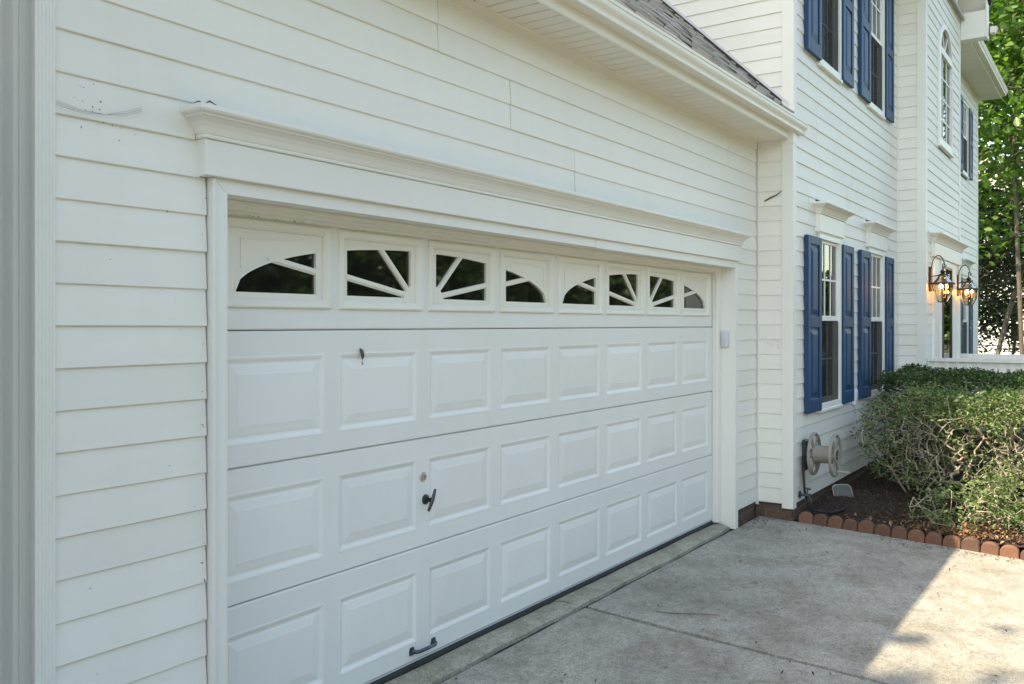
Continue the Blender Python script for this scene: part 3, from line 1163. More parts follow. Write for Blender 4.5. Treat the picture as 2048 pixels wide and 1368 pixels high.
WXS = (8.858, 10.81)
WW = 0.765
lowz, upz = (0.838, 2.487), (4.085, 5.735)
for xc in WXS:
    for (z0, z1) in (lowz, upz):
        window(xc, WW, z0, z1, YB, hdr=(z0 < 2))
        zs0, zs1 = (z0 - 0.004, z1 - 0.05) if z0 < 2 else (z0 + 0.012, z1 - 0.05)
        e = WW / 2 + 0.004
        shutter(xc - e - 0.432, xc - e, zs0, zs1, YB)
        shutter(xc + e, xc + e + 0.425, zs0, zs1, YB)
hw = WW / 2


def span_B(z, za, zb):
    if za < Z0 - 0.01:
        return []
    segs = [(XR + 0.072, X2 - 0.016)]
    for xc in WXS:
        for (z0, z1) in (lowz, upz):
            lo, hi = z0 - 0.03, z1 + (0.27 if z0 < 2 else 0.0)
            if lo < z < hi:
                e = hw - 0.01 + (0.055 if z > z1 and z0 < 2 else 0)
                ns = []
                for p, q in segs:
                    if p < xc < q:
                        ns += [(p, xc - e), (xc + e, q)]
                    else:
                        ns.append((p, q))
                segs = ns
    return segs


holesB = [(xc - hw + 0.02, xc + hw - 0.02, z0 + 0.02, z1 - 0.02) for xc in WXS for (z0, z1) in (lowz, upz)]
seamsB = [(8.45, 3.37, 3.63), (9.0, 3.11, 3.37), (9.55, 2.85, 3.11), (11.62, 3.63, 3.89), (11.5, 2.6, 2.85), (8.2, 2.6, 2.85), (10.4, 2.85, 3.11), (9.75, 3.11, 3.37)]
wall('front_wall', 'y', YB, XR + 0.1005, X2, 0.055, EAVE, holesB, span_B, seamsB)
MB().xy([(X2 - 0.017, YB + 0.003), (X2 - 0.017, YB - 0.016), (X2 - 0.022, YB - 0.020), (X2 - 0.022, YB - 0.024), (X2 - 0.006, YB - 0.024), (X2 - 0.0005, YB - 0.018), (X2 - 0.0005, YB + 0.003)], 0.045, EAVE).build('inner_corner_strip', 'trim', house)

# ---- entry bay
wall('entry_side_wall', 'x', X2, YC, YB - 0.004, -0.2, 6.3, [], lambda z, a, b: [] if a < Z0 - 0.01 else [(-0.553, YB - 0.022)])
post(X2, YC, 0.09, 0.075, 0.03, 6.3)
AX0, AX1, AZ0, AZ1 = 12.90, 13.95, 4.03, 5.73     # arched window, outside of frame
ASP = AZ1 - (AX1 - AX0) / 2 * 0.82                # spring line


def arch_half(z):
    if z <= ASP:
        return (AX1 - AX0) / 2
    t = (z - ASP) / (AZ1 - ASP)
    return (AX1 - AX0) / 2 * math.sqrt(max(0.0, 1 - t * t))


EDX0, EDX1, EDZ = 12.47, 14.62, 2.50


def span_C(z, za, zb):
    if za < Z0 - 0.01:
        return []
    lo, hi = X2 + 0.072, XC2 - 0.072
    if AZ0 - 0.03 < z < AZ1 - 0.05:
        h = max(0.0, arch_half(z) - 0.03)
        c = (AX0 + AX1) / 2
        return [(lo, c - h), (c + h, hi)]
    if z < EDZ + 0.27:
        e = 0.0 if z < EDZ else 0.05
        return [(lo, EDX0 - e), (EDX1 + e, hi)]
    return [(lo, hi)]


wall('entry_wall', 'y', YC, X2 + 0.1005, XC2, -0.2, 6.3, [(AX0 + 0.05, AX1 - 0.05, AZ0 + 0.05, ASP + 0.02), (AX0 + 0.22, AX1 - 0.22, ASP - 0.02, AZ1 - 0.12), (13.12, 13.84, 0.45, 2.42)], span_C)
m = MB()
m.xy([(XC2 - 0.075, YC - 0.016), (XC2 + 0.018, YC - 0.016), (XC2 + 0.018, YC + 0.08), (XC2 - 0.004, YC + 0.08), (XC2 - 0.004, YC + 0.002), (XC2 - 0.075, YC + 0.002)], 0.03, 6.3)
m.build('corner_post', 'trim', house)
# arched window
aw = MB()
c = (AX0 + AX1) / 2
N = 20
outer = [(AX0, AZ0), (AX1, AZ0)] + [(c + (AX1 - AX0) / 2 * math.cos(t), ASP + (AZ1 - ASP) * math.sin(t)) for t in np.linspace(0, math.pi, N)]
ih = (AX1 - AX0) / 2 - 0.075
inner = [(AX0 + 0.075, AZ0 + 0.085), (AX1 - 0.075, AZ0 + 0.085)] + [(c + ih * math.cos(t), ASP + (AZ1 - ASP - 0.075) * math.sin(t)) for t in np.linspace(0, math.pi, N)]
n = len(outer)
vs, fs = [], []
for pts, y in ((outer, YC + 0.05), (outer, YC - 0.034), (inner, YC - 0.040), (inner, YC + 0.05)):
    vs += [(p[0], y, p[1]) for p in pts]
for r in range(3):
    for i in range(n):
        q = (i + 1) % n
        fs.append((r * n + i, r * n + q, (r + 1) * n + q, (r + 1) * n + i))
arch = aw.add(vs, fs).build('arched_window', 'frame', house)
MB().xz(inner, YC - 0.004, YC - 0.001).build('pane', 'glass', arch)
MB().bbox(AX0 + 0.074, AX1 - 0.074, YC - 0.038, YC + 0.02, ASP - 0.045, ASP + 0.045, 0.003).build('transom_bar', 'frame', arch)
for i in (1, 2):
    xx = AX0 + 0.075 + (AX1 - AX0 - 0.15) * i / 3
    MB().box(xx - 0.010, xx + 0.010, YC - 0.012, YC - 0.005, AZ0 + 0.085, ASP - 0.045).build('muntin', 'frame', arch)
for i in (1, 2, 3):
    zz = AZ0 + 0.085 + (ASP - 0.13 - AZ0) * i / 4
    MB().box(AX0 + 0.075, AX1 - 0.075, YC - 0.0125, YC - 0.0055, zz - 0.010, zz + 0.010).build('muntin', 'frame', arch)
for t in (math.radians(60), math.radians(120)):
    MB().tube([(c, YC - 0.009, ASP + 0.05), (c + ih * math.cos(t), YC - 0.009, ASP + (AZ1 - ASP - 0.08) * math.sin(t))], 0.009, 6).build('muntin', 'frame', arch)
MB().bbox(AX0 - 0.02, AX1 + 0.02, YC - 0.055, YC + 0.003, AZ0 - 0.035, AZ0 - 0.001, 0.004).build('sill', 'frame', arch)
m = MB()
A, B, Cc, Dd, yb, yn = AX0 - 0.2, AX1 + 0.2, AZ0 - 0.3, AZ1 + 0.1, YC + 1.2, YC + 0.105
m.add([(A, yn, Cc), (B, yn, Cc), (B, yn, Dd), (A, yn, Dd), (A, yb, Cc), (B, yb, Cc), (B, yb, Dd), (A, yb, Dd)], [(0, 1, 5, 4), (1, 2, 6, 5), (2, 3, 7, 6), (3, 0, 4, 7), (4, 5, 6, 7)])
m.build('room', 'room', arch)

# entry door: white surround, brown storm door with full glass
ed = MB()
for a, b, p in ((EDX0, EDX0 + 0.10, 0.036), (EDX0 + 0.1005, 13.04, 0.018), (13.0405, 13.10, 0.030), (13.86, 13.92, 0.030), (13.9205, EDX1 - 0.10, 0.018), (EDX1 - 0.0995, EDX1, 0.036)):
    ed.bbox(a, b, YC - p, YC + 0.02, 0.35, EDZ - 0.001, 0.003)
ed.bbox(13.1005, 13.8595, YC - 0.030, YC + 0.02, 2.42, EDZ - 0.001, 0.003)
ed = ed.build('entry_door', 'frame', house)
m = MB()
for a, b, c_, d in ((13.103, 13.135, 0.36, 2.418), (13.825, 13.857, 0.36, 2.418), (13.136, 13.824, 2.385, 2.418), (13.136, 13.824, 0.36, 0.50)):
    m.bbox(a, b, YC - 0.045, YC - 0.012, c_, d, 0.003)
m.build('storm_frame', 'darkwood', ed)
MB().box(13.136, 13.824, YC - 0.028, YC - 0.024, 0.5, 2.385).build('pane', 'glass', ed)
MB().box(13.10, 13.86, YC + 0.105, YC + 0.12, 0.3, 2.45).build('door_leaf', 'room', ed)
MB().bbox(13.136, 13.824, YC - 0.036, YC - 0.030, 0.52, 0.78, 0.003).build('kick_plate', 'frame', ed)
m = MB().tube([(13.16, YC - 0.05, 1.30), (13.16, YC - 0.085, 1.30), (13.16, YC - 0.09, 1.38), (13.16, YC - 0.085, 1.46), (13.16, YC - 0.05, 1.46)], 0.010, 6)
m.build('pull_handle', 'iron', ed, True)
MB().bbox(EDX0 - 0.05, EDX1 + 0.05, YC - 0.052, YC + 0.003, EDZ + 0.002, EDZ + 0.185, 0.003).build('header', 'trim', ed)
crown('header_crown', EDX0 - 0.052, EDX1 + 0.052, crown_prof(EDZ + 0.1855, 0.125, 0.052, 0.09), YC, ed)

# ---- wall beyond the entry bay
DWX = 16.55
dlow, dup = (0.838, 2.487), (4.30, 5.60)


def span_D(z, za, zb):
    if za < Z0 - 0.01:
        return []
    for (z0, z1) in (dlow, dup):
        if z0 - 0.03 < z < z1 + (0.27 if z0 < 2 else 0):
            return [(XC2 + 0.02, 17.62 - 0.37), (17.62 + 0.37, XD - 0.06)]
    return [(XC2 + 0.02, XD - 0.06)]


DWC = 17.62
wall('far_wall', 'y', YD, XC2 + 0.0, XD, -0.2, EAVE, [(DWC - 0.36, DWC + 0.36, z0 + 0.02, z1 - 0.02) for z0, z1 in (dlow, dup)], span_D)
for z0, z1 in (dlow, dup):
    window(DWC, 0.765, z0, z1, YD, hdr=(z0 < 2), curtain=False)
    shutter(DWC - 0.387 - 0.43, DWC - 0.387, z0, z1 - 0.04, YD)
    shutter(DWC + 0.387, DWC + 0.387 + 0.43, z0, z1 - 0.04, YD)
post_d = MB()
post_d.xy([(XD - 0.075, YD - 0.016), (XD + 0.016, YD - 0.016), (XD + 0.016, YD + 0.09), (XD - 0.004, YD + 0.09), (XD - 0.004, YD + 0.002), (XD - 0.075, YD + 0.002)], 0.03, EAVE)
post_d.build('corner_post', 'trim', house)
# end wall and back of the house (closes the volume)
MB().box(XD + 0.0, XD + 0.1, YD + 0.091, 8.2, -0.2, EAVE).build('end_wall', 'siding', house)
MB().box(-2.4, XD + 0.1, 8.2, 8.3, -0.2, EAVE).build('rear_wall', 'siding', house)
MB().box(-2.5, -2.4, 0.17, 8.2, -0.2, GS).build('end_wall', 'siding', house)

# main eaves: soffit, fascia, gutter
MB().box(XR - 0.30, X2 - 0.02, YB - 0.36, YB - 0.0, EAVE + 0.002, EAVE + 0.03).build('soffit', 'soffit', house)
dsof = MB().box(XC2 + 0.02, XD + 0.30, YD - 0.37, YD + 0.05, EAVE + 0.014, EAVE + 0.03).build('soffit', 'backing', house)
x = XC2 + 0.03
while x < XD + 0.28:
    P = [(x + 0.0005, EAVE + 0.010), (x + 0.006, EAVE + 0.010), (x + 0.010, EAVE), (x + 0.1015, EAVE), (x + 0.1045, EAVE + 0.010)]
    vs = [(p[0], YD - 0.367, p[1]) for p in P] + [(p[0], YD - 0.002, p[1]) for p in P]
    MB().add(vs, [(i, i + 1, i + 6, i + 5) for i in range(4)]).build('soffit_panel', 'soffit', dsof)
    x += 0.105
MB().box(XC2 + 0.02, XD + 0.30, YD - 0.385, YD - 0.370, EAVE - 0.01, EAVE + 0.17).build('fascia', 'gutter', house)
MB().box(XR - 0.30, X2 - 0.02, YB - 0.375, YB - 0.3605, EAVE - 0.01, EAVE + 0.17).build('fascia', 'gutter', house)
gutter('gutter', house, XC2 + 0.025, XD + 0.33, YD - 0.3855, EAVE + 0.03, 1.1)
gutter('gutter', house, XR - 0.28, X2 - 0.03, YB - 0.376, EAVE + 0.03, 1.1)
# main roof, a plain gable along x
MB().yz([(-0.72, EAVE + 0.12), (-0.72, EAVE + 0.17), (4.0, EAVE + 0.17 + 4.72 * 0.6), (8.8, EAVE + 0.10), (8.7, EAVE + 0.0), (4.0, EAVE + 4.72 * 0.6)], XR - 0.32, XD + 0.32).build('main_roof', 'shingle', house)
MB().yz([(YB + 0.1, EAVE), (8.2, EAVE), (4.0, EAVE + 2.6)], XR + 0.0, XR + 0.1).build('gable_wall', 'siding', house)
MB().yz([(YB + 0.1, EAVE), (8.2, EAVE), (4.0, EAVE + 2.6)], XD, XD + 0.1).build('gable_wall', 'siding', house)
# entry gable: sloping rake slabs overhanging the front, boxed return at the right end
gx = (X2 + XC2) / 2
gzr = 6.30
for sgn in (-1, 1):
    e = gx + sgn * (XC2 - gx + 0.20)
    rise = abs(e - gx) * 1.0
    m = MB()
    m.xz([(e, gzr - 0.02), (e, gzr + 0.14), (gx, gzr + 0.14 + rise), (gx, gzr - 0.02 + rise)], YC - 0.36, YC + 3.2)
    m.build('rake_roof', 'soffit', house)
    m = MB()
    m.xz([(e + sgn * 0.03, gzr + 0.10), (e + sgn * 0.03, gzr + 0.165), (gx, gzr + 0.165 + rise + 0.03), (gx, gzr + 0.141 + rise)], YC - 0.40, YC + 3.25)
    m.build('rake_shingles', 'underlay', house)
    b0, b1 = (XC2 - 0.02, XC2 + 0.20) if sgn > 0 else (X2 - 0.20, X2 + 0.02)
    m = MB()
    m.box(b0, b1, YC - 0.355, YC - 0.02, 5.885, gzr - 0.0205)
    m.build('cornice_return', 'trim', house)
    m = MB().box(b0 - 0.012, b1 + 0.012, YC - 0.372, YC - 0.3555, 5.875, gzr + 0.10)
    m.build('cornice_return', 'trim', house)
MB().xz([(X2 + 0.1, 6.3), (XC2, 6.3), (gx, 6.3 + (XC2 - gx))], YC + 0.0, YC + 0.1).build('gable_wall', 'siding', house)
gutter('gutter', house, XC2 + 0.18, XC2 + 0.31, YC - 0.39, 5.98, 0.9)


# ---- brick foundation
def foundation(name, axis, plane, a0, a1, z0, rows, shift=0.0):
    f = MB()
    if axis == 'y':
        f.box(a0 + 0.06, a1, plane + 0.012, plane + 0.09, z0 - 0.1, z0 + rows * 0.067)
    else:
        f.box(plane + 0.012, plane + 0.09, a0, a1, z0 - 0.1, z0 + rows * 0.067)
    f = f.build(name, 'mortar', house)
    for r in range(rows):
        a = a0 - (0.1015 if (r % 2) else 0) - shift
        while a < a1:
            p, q = max(a + 0.005, a0), min(a + 0.198, a1)
            if q - p > 0.02:
                j = random.uniform(-0.002, 0.002)
                zz0, zz1 = z0 + r * 0.067 + 0.005, z0 + (r + 1) * 0.067 - 0.005
                m = MB()
                if axis == 'y':
                    m.bbox(p, q, plane + 0.003 + j, plane + 0.05, zz0, zz1, 0.003)
                else:
                    m.box(plane + 0.003 + j, plane + 0.05, p, q, zz0, zz1)
                m.build('brick', 'brick', f)
            a += 0.203
    return f


foundation('foundation', 'y', 0.010, 7.193, 7.738, -0.130, 3, 0.05)
foundation('foundation', 'x', XR + 0.010, YB + 0.012, 0.012, -0.130, 3, 0.08)
foundation('foundation', 'y', YB + 0.010, XR + 0.012, X2, -0.130, 3, 0.02)


# ================================================================== THINGS BY THE HOUSE
ORD = ['first', 'second', 'third', 'fourth', 'fifth', 'sixth', 'seventh', 'eighth', 'ninth', 'tenth', 'eleventh', 'twelfth', 'thirteenth', 'fourteenth', 'fifteenth', 'sixteenth', 'seventeenth', 'eighteenth']


def scallop(w, h, t):
    prof = [(-w / 2, -0.07), (w / 2, -0.07), (w / 2, h * 0.30)]
    n = 10
    for i in range(1, n):
        a = math.pi * i / n
        prof.append((w / 2 * math.cos(a) * 1.0, h * 0.30 + h * 0.70 * math.sin(a) ** 0.8))
    prof.append((-w / 2, h * 0.30))
    k = len(prof)
    b = 0.008
    vs, fs = [], []
    for x, s in ((t / 2, 1.0), (-t / 2 + b, 1.0), (-t / 2, 0.90)):
        for y, z in prof:
            vs.append((x, y * s, (z - h * 0.4) * (s if z > 0 else 1) + h * 0.4))
    for r in range(2):
        for i in range(k):
            q = (i + 1) % k
            fs.append((r * k + i, (r + 1) * k + i, (r + 1) * k + q, r * k + q))
    fs.append(tuple(range(k)))
    fs.append(tuple(range(2 * k, 3 * k))[::-1])
    return vs, fs


y = YB - 0.035
sizes = [0.126, 0.123, 0.126, 0.120, 0.133, 0.130, 0.126, 0.132, 0.128, 0.135, 0.136, 0.132, 0.136, 0.134, 0.136, 0.134, 0.135]
for i, w in enumerate(sizes):
    vs, fs = scallop(w - 0.006, 0.074 + 0.014 * random.random(), 0.058)
    o = MB().add(vs, fs).build('edging_stone', 'terracotta')
    yc = y - w / 2
    o.location = (7.815 - 0.018 * (-yc) + random.uniform(-0.006, 0.006), yc, gz(yc) + random.uniform(-0.006, 0.004))
    o.rotation_euler = (random.uniform(-0.05, 0.05), random.uniform(-0.13, 0.08), random.uniform(-0.09, 0.09))
    tag(o, '%s scalloped terracotta edging stone of the flower bed, counted from the house' % ORD[i], 'edging stone', 'scalloped edging stones along the flower bed')
    y -= w

# ---- hose reel on the wall
RXC, RZC = 8.03, 0.487
reel = thing('hose_reel', (RXC, YB - 0.02, 0.29), 'empty taupe plastic hose reel mounted on the siding by the blue shutter', 'hose reel')
m = MB().bbox(RXC - 0.05, RXC + 0.05, YB - 0.050, YB - 0.014, RZC - 0.15, RZC + 0.12, 0.008)
m.build('wall_bracket', 'iron', reel)
Y1, Y2 = YB - 0.105, YB - 0.285
MB().lathe([(0.090, 0.0), (0.078, -0.008), (0.076, -0.09), (0.078, -0.172), (0.090, -0.18)], (RXC, Y1, RZC), 'y', 28).build('drum', 'taupe', reel, True)
MB().tube([(RXC, YB - 0.05, RZC), (RXC, Y1 + 0.02, RZC)], 0.04, 14).build('axle', 'taupe', reel, True)


def flange(yc, R=0.19):
    m = MB()
    nn = 40
    prof = [(R - 0.026, -0.008), (R - 0.010, -0.014), (R, -0.008), (R, 0.010), (R - 0.026, 0.010)]
    vs, fs = [], []
    k = len(prof)
    for i in range(nn):
        t = 2 * math.pi * i / nn
        for r, h in prof:
            vs.append((RXC + r * math.cos(t), yc + h, RZC + r * math.sin(t)))
    for i in range(nn):
        for j in range(k):
            q = (j + 1) % k
            i2 = (i + 1) % nn
            fs.append((i * k + j, i * k + q, i2 * k + q, i2 * k + j))
    m.add(vs, fs)
    o = m.build('flange', 'taupe', reel, True)
    for j in range(6):
        t = math.pi * 2 * j / 6 + 0.0
        d = Vector((math.cos(t), math.sin(t)))
        nrm = Vector((-d[1], d[0]))
        a, b = d * 0.060, d * (R - 0.018)
        wa, wb = 0.017, 0.012
        poly = [(RXC + a[0] + nrm[0] * wa, RZC + a[1] + nrm[1] * wa), (RXC + b[0] + nrm[0] * wb, RZC + b[1] + nrm[1] * wb), (RXC + b[0] - nrm[0] * wb, RZC + b[1] - nrm[1] * wb), (RXC + a[0] - nrm[0] * wa, RZC + a[1] - nrm[1] * wa)]
        MB().xz(poly, yc - 0.009 + 0.0004 * j, yc + 0.006 + 0.0004 * j).build('spoke', 'taupe', o)
    return o


flange(Y1)
fo = flange(Y2)
m = MB().lathe([(0.066, 0.0), (0.066, -0.012), (0.050, -0.016), (0.046, -0.006), (0.0, -0.006)], (RXC, Y2 - 0.004, RZC), 'y', 24)
m.build('hub_cap', 'taupe', reel, True)
for j in range(6):
    a = math.pi * j / 3
    MB().tube([(RXC + 0.014 * math.cos(a), Y2 - 0.015, RZC + 0.014 * math.sin(a)), (RXC + 0.044 * math.cos(a), Y2 - 0.015, RZC + 0.044 * math.sin(a))], 0.005, 5).build('hub_rib', 'iron', reel)
m = MB().tube([(RXC + 0.05, Y2 - 0.010, RZC - 0.150), (RXC + 0.05, Y2 - 0.022, RZC - 0.150), (RXC + 0.05, Y2 - 0.115, RZC - 0.150)], [0.017, 0.013, 0.012], 10)
m.build('crank_handle', 'taupe', reel, True)

hose = MB().tube([(RXC - 0.09, YB - 0.035, 0.46), (RXC - 0.10, YB - 0.04, 0.30), (RXC - 0.10, YB - 0.05, 0.16), (RXC - 0.095, YB - 0.07, 0.05), (RXC - 0.06, YB - 0.11, 0.0), (RXC + 0.0, YB - 0.17, -0.025), (RXC + 0.09, YB - 0.24, -0.035), (RXC + 0.22, YB - 0.29, -0.03), (RXC + 0.36, YB - 0.30, -0.03)], 0.0105, 10).build('garden_hose', 'rubber', None, True)
tag(hose, 'short black garden hose dropping from the reel onto the mulch', 'hose')
fc = thing('hose_faucet', (7.905, YB - 0.02, 0.10), 'dark metal outdoor faucet low on the wall beside the corner post', 'faucet')
fx, fz = 7.905, 0.135
m = MB().lathe([(0.030, 0.0), (0.030, -0.008), (0.012, -0.010), (0.012, -0.060), (0.016, -0.062), (0.016, -0.095), (0.0, -0.095)], (fx, YB - 0.012, fz), 'y', 14)
m.tube([(fx, YB - 0.085, fz), (fx, YB - 0.105, fz - 0.02), (fx, YB - 0.112, fz - 0.055)], [0.012, 0.012, 0.014], 10)
m.build('spout', 'blued', fc, True)
m = MB().tube([(fx, YB - 0.075, fz), (fx, YB - 0.085, fz + 0.05)], 0.006, 8)
vs = []
for i in range(24):
    t = 2 * math.pi * i / 24
    r = 0.026 + 0.004 * math.cos(6 * t)
    vs.append((fx + r * math.cos(t), YB - 0.085 + r * math.sin(t) * 0.9, fz + 0.052 + 0.15 * r * math.sin(t)))
m.add(vs + [(p[0], p[1], p[2] + 0.010) for p in vs], [tuple(range(24))[::-1], tuple(range(24, 48))] + [(i, (i + 1) % 24, 24 + (i + 1) % 24, 24 + i) for i in range(24)])
m.build('valve_handle', 'blued', fc)

# ---- small floodlight lying on the mulch
fl = thing('landscape_floodlight', (8.84, -0.44, -0.06), 'small black floodlight with a grey frosted lens tilted on the mulch', 'floodlight')


def tilted(poly_w, poly_h, d, c, rx, rz):
    R = Matrix.Rotation(rz, 3, 'Z') @ Matrix.Rotation(rx, 3, 'X')
    out = []
    r = min(poly_w, poly_h) * 0.22
    for sx, sz, a0 in ((1, 1, 0), (-1, 1, 90), (-1, -1, 180), (1, -1, 270)):
        for k in range(4):
            a = math.radians(a0 + 30 * k)
            out.append(Vector(c) + R @ Vector((sx * (poly_w / 2 - r) + r * math.cos(a), d, sz * (poly_h / 2 - r) + r * math.sin(a))))
    return out


c0 = (8.84, -0.46, -0.005)
rx, rz = math.radians(-28), math.radians(-52)


def shell(loops):
    vs, fs = [], []
    n = len(loops[0])
    for L_ in loops:
        vs += L_
    for i in range(len(loops) - 1):
        for k in range(n):
            q = (k + 1) % n
            fs.append((i * n + k, i * n + q, (i + 1) * n + q, (i + 1) * n + k))
    fs.append(tuple(range(n))[::-1])
    fs.append(tuple(range((len(loops) - 1) * n, len(loops) * n)))
    return MB().add(vs, fs)


shell([tilted(0.09, 0.10, 0.10, c0, rx, rz), tilted(0.17, 0.19, 0.035, c0, rx, rz), tilted(0.19, 0.21, 0.0, c0, rx, rz), tilted(0.16, 0.18, -0.004, c0, rx, rz)]).build('housing', 'rubber', fl)
shell([tilted(0.192, 0.212, -0.0045, c0, rx, rz), tilted(0.192, 0.212, -0.012, c0, rx, rz), tilted(0.186, 0.206, -0.0125, c0, rx, rz)]).build('rim', 'taupe', fl)
shell([tilted(0.172, 0.192, -0.013, c0, rx, rz), tilted(0.160, 0.180, -0.018, c0, rx, rz)]).build('lens', 'lens', fl)
MB().tube([(8.90, -0.40, 0.02), (8.93, -0.38, -0.09)], [0.02, 0.015], 8).build('stake', 'rubber', fl)

# ---- keypad on the jamb, outlet on the wall
kp = thing('wireless_keypad', (DR - 0.01, 0.062, 1.43), 'small pale rounded keypad cover stuck on the right door jamb', 'keypad')
loops = []
for ins, dep in ((0.0, 0.0), (0.0, 0.018), (0.006, 0.026), (0.016, 0.029)):
    L_ = []
    for sy, sz, a0 in ((1, 1, 0), (-1, 1, 90), (-1, -1, 180), (1, -1, 270)):
        for k in range(5):
            a = math.radians(a0 + 22.5 * k)
            r = 0.016
            L_.append(Vector((DR - 0.0015 - dep, 0.058 + sy * (0.032 - r - ins * 0.7) + r * math.cos(a), 1.510 + sz * (0.070 - r - ins * 0.7) + r * math.sin(a))))
    loops.append(L_)
shell(loops).build('cover', 'greyplastic', kp, True)
MB().box(DR - 0.0028, DR - 0.001, 0.022, 0.094, 1.436, 1.584).build('back_plate', 'greyplastic', kp)
ob = thing('outlet_box', (9.80, YB - 0.02, 0.80), 'small white outdoor outlet box on the siding between the two lower windows', 'outlet')
MB().bbox(9.745, 9.855, YB - 0.045, YB - 0.010, 0.79, 0.945, 0.006).build('cover', 'frame', ob)
MB().bbox(9.768, 9.832, YB - 0.052, YB - 0.0455, 0.815, 0.92, 0.003).build('flap', 'greyplastic', ob)


# ---- lanterns on the entry wall
def lantern(cx, lab):
    yw = YC - 0.016
    cy = YC - 0.165
    zr = 2.150     # the wide ring
    t = thing('wall_lantern', (cx, yw, 1.9), lab, 'lantern', 'lit lanterns beside the entry door')
    MB().bbox(cx - 0.055, cx + 0.055, yw - 0.022, yw + 0.004, 2.05, 2.36, 0.006).build('back_plate', 'bronze', t)
    m = MB()
    arc = []
    for i in range(19):
        a = math.pi * i / 18
        arc.append((cx, yw - 0.02 - 0.075 + 0.075 * math.cos(a) * 1.0 - 0.0, 2.34 + 0.16 * math.sin(a)))
    arc += [(cx, cy - 0.04, 2.37), (cx, cy - 0.015, 2.40), (cx, cy + 0.005, 2.385)]
    m.tube(arc, 0.0065, 8)
    m.tube([(cx, yw - 0.02, 2.24), (cx, cy, 2.255)], 0.007, 8)
    m.build('scroll_arm', 'bronze', t, True)
    m = MB().lathe([(0.0, 0.235), (0.006, 0.232), (0.007, 0.18), (0.016, 0.165), (0.030, 0.155), (0.036, 0.143), (0.022, 0.130), (0.030, 0.118), (0.052, 0.108), (0.056, 0.098), (0.050, 0.092), (0.0, 0.092)], (cx, cy, zr), 'z', 20)
    m.build('cap', 'bronze', t, True)
    m = MB().lathe([(0.118, 0.010), (0.134, 0.004), (0.138, -0.006), (0.134, -0.016), (0.118, -0.018), (0.112, -0.006)], (cx, cy, zr), 'z', 28)
    m.f.pop()
    m.f.pop()
    m.build('ring', 'bronze', t, True)
    top = [(0.050, 0.096), (0.060, 0.075), (0.085, 0.045), (0.116, 0.008)]
    bot = [(0.120, -0.016), (0.118, -0.07), (0.105, -0.13), (0.082, -0.19), (0.058, -0.232)]
    for prof in (top, bot):
        g = MB().lathe(prof, (cx, cy, zr), 'z', 24)
        g.f.pop()
        g.f.pop()
        g.build('glass_shade', 'lampglass', t, True)
        for k in range(6):
            a = math.pi / 3 * k + 0.35
            MB().tube([(cx + (r + 0.002) * math.cos(a), cy + (r + 0.002) * math.sin(a), zr + h) for r, h in prof], 0.0038, 6).build('cage_rib', 'bronze', t)
    MB().lathe([(0.060, -0.230), (0.061, -0.238), (0.02, -0.242), (0.0, -0.242)], (cx, cy, zr), 'z', 18).build('base', 'bronze', t, True)
    m = MB().tube([(cx, cy, zr - 0.235), (cx, cy, zr - 0.12)], 0.008, 8)
    for k in range(3):
        a = 2 * math.pi / 3 * k + 0.9
        m.tube([(cx, cy, zr - 0.13), (cx + 0.045 * math.cos(a), cy + 0.045 * math.sin(a), zr - 0.128)], 0.005, 6)
    m.build('candle_holder', 'bronze', t, True)
    for k in range(3):
        a = 2 * math.pi / 3 * k + 0.9
        px, py = cx + 0.045 * math.cos(a), cy + 0.045 * math.sin(a)
        MB().lathe([(0.011, -0.13), (0.011, -0.065), (0.0, -0.065)], (px, py, zr), 'z', 12).build('candle_sleeve', 'candle', t, True)
        MB().lathe([(0.006, -0.064), (0.014, -0.048), (0.013, -0.036), (0.006, -0.020), (0.0, -0.012)], (px, py, zr), 'z', 12).build('bulb', 'bulb', t, True)
    return t


lantern(12.27, 'lit bronze wall lantern nearer the camera, left of the entry door')
lantern(14.50, 'lit bronze wall lantern farther away, right of the entry door')

# ---- porch: deck and railings
MB().box(X2 + 0.1, 15.2, -4.0, YC - 0.05, -0.3, 0.34).build('porch_floor', 'concrete', kind='structure')
pr = thing('porch_railing', (12.1, -2.2, 0.34), 'near porch railing with flat top rail and pickets rising behind the hedge', 'railing')
MB().bbox(12.05, 12.16, -3.9, YC - 0.03, 1.175, 1.215, 0.003).build('top_rail', 'frame', pr)
MB().box(12.085, 12.125, -3.9, YC - 0.03, 1.10, 1.174).build('under_rail', 'frame', pr)
MB().box(12.085, 12.125, -3.9, YC - 0.03, 0.42, 0.47).build('bottom_rail', 'frame', pr)
yy = YC - 0.12
while yy > -3.85:
    MB().box(12.070, 12.0845, yy - 0.022, yy + 0.022, 0.36, 1.172).build('picket', 'frame', pr)
    yy -= 0.118
pr = thing('porch_railing', (15.1, -2.2, 0.34), 'far porch railing with broad white top board beyond the entry door', 'railing')
MB().bbox(15.06, 15.18, -3.9, YC + 0.2, 1.09, 1.185, 0.003).build('top_rail', 'frame', pr)
MB().box(15.10, 15.14, -3.9, YC + 0.2, 0.42, 0.47).build('bottom_rail', 'frame', pr)
yy = YC - 0.1
while yy > -3.85:
    MB().box(15.083, 15.0985, yy - 0.022, yy + 0.022, 0.36, 1.088).build('picket', 'frame', pr)
    yy -= 0.118


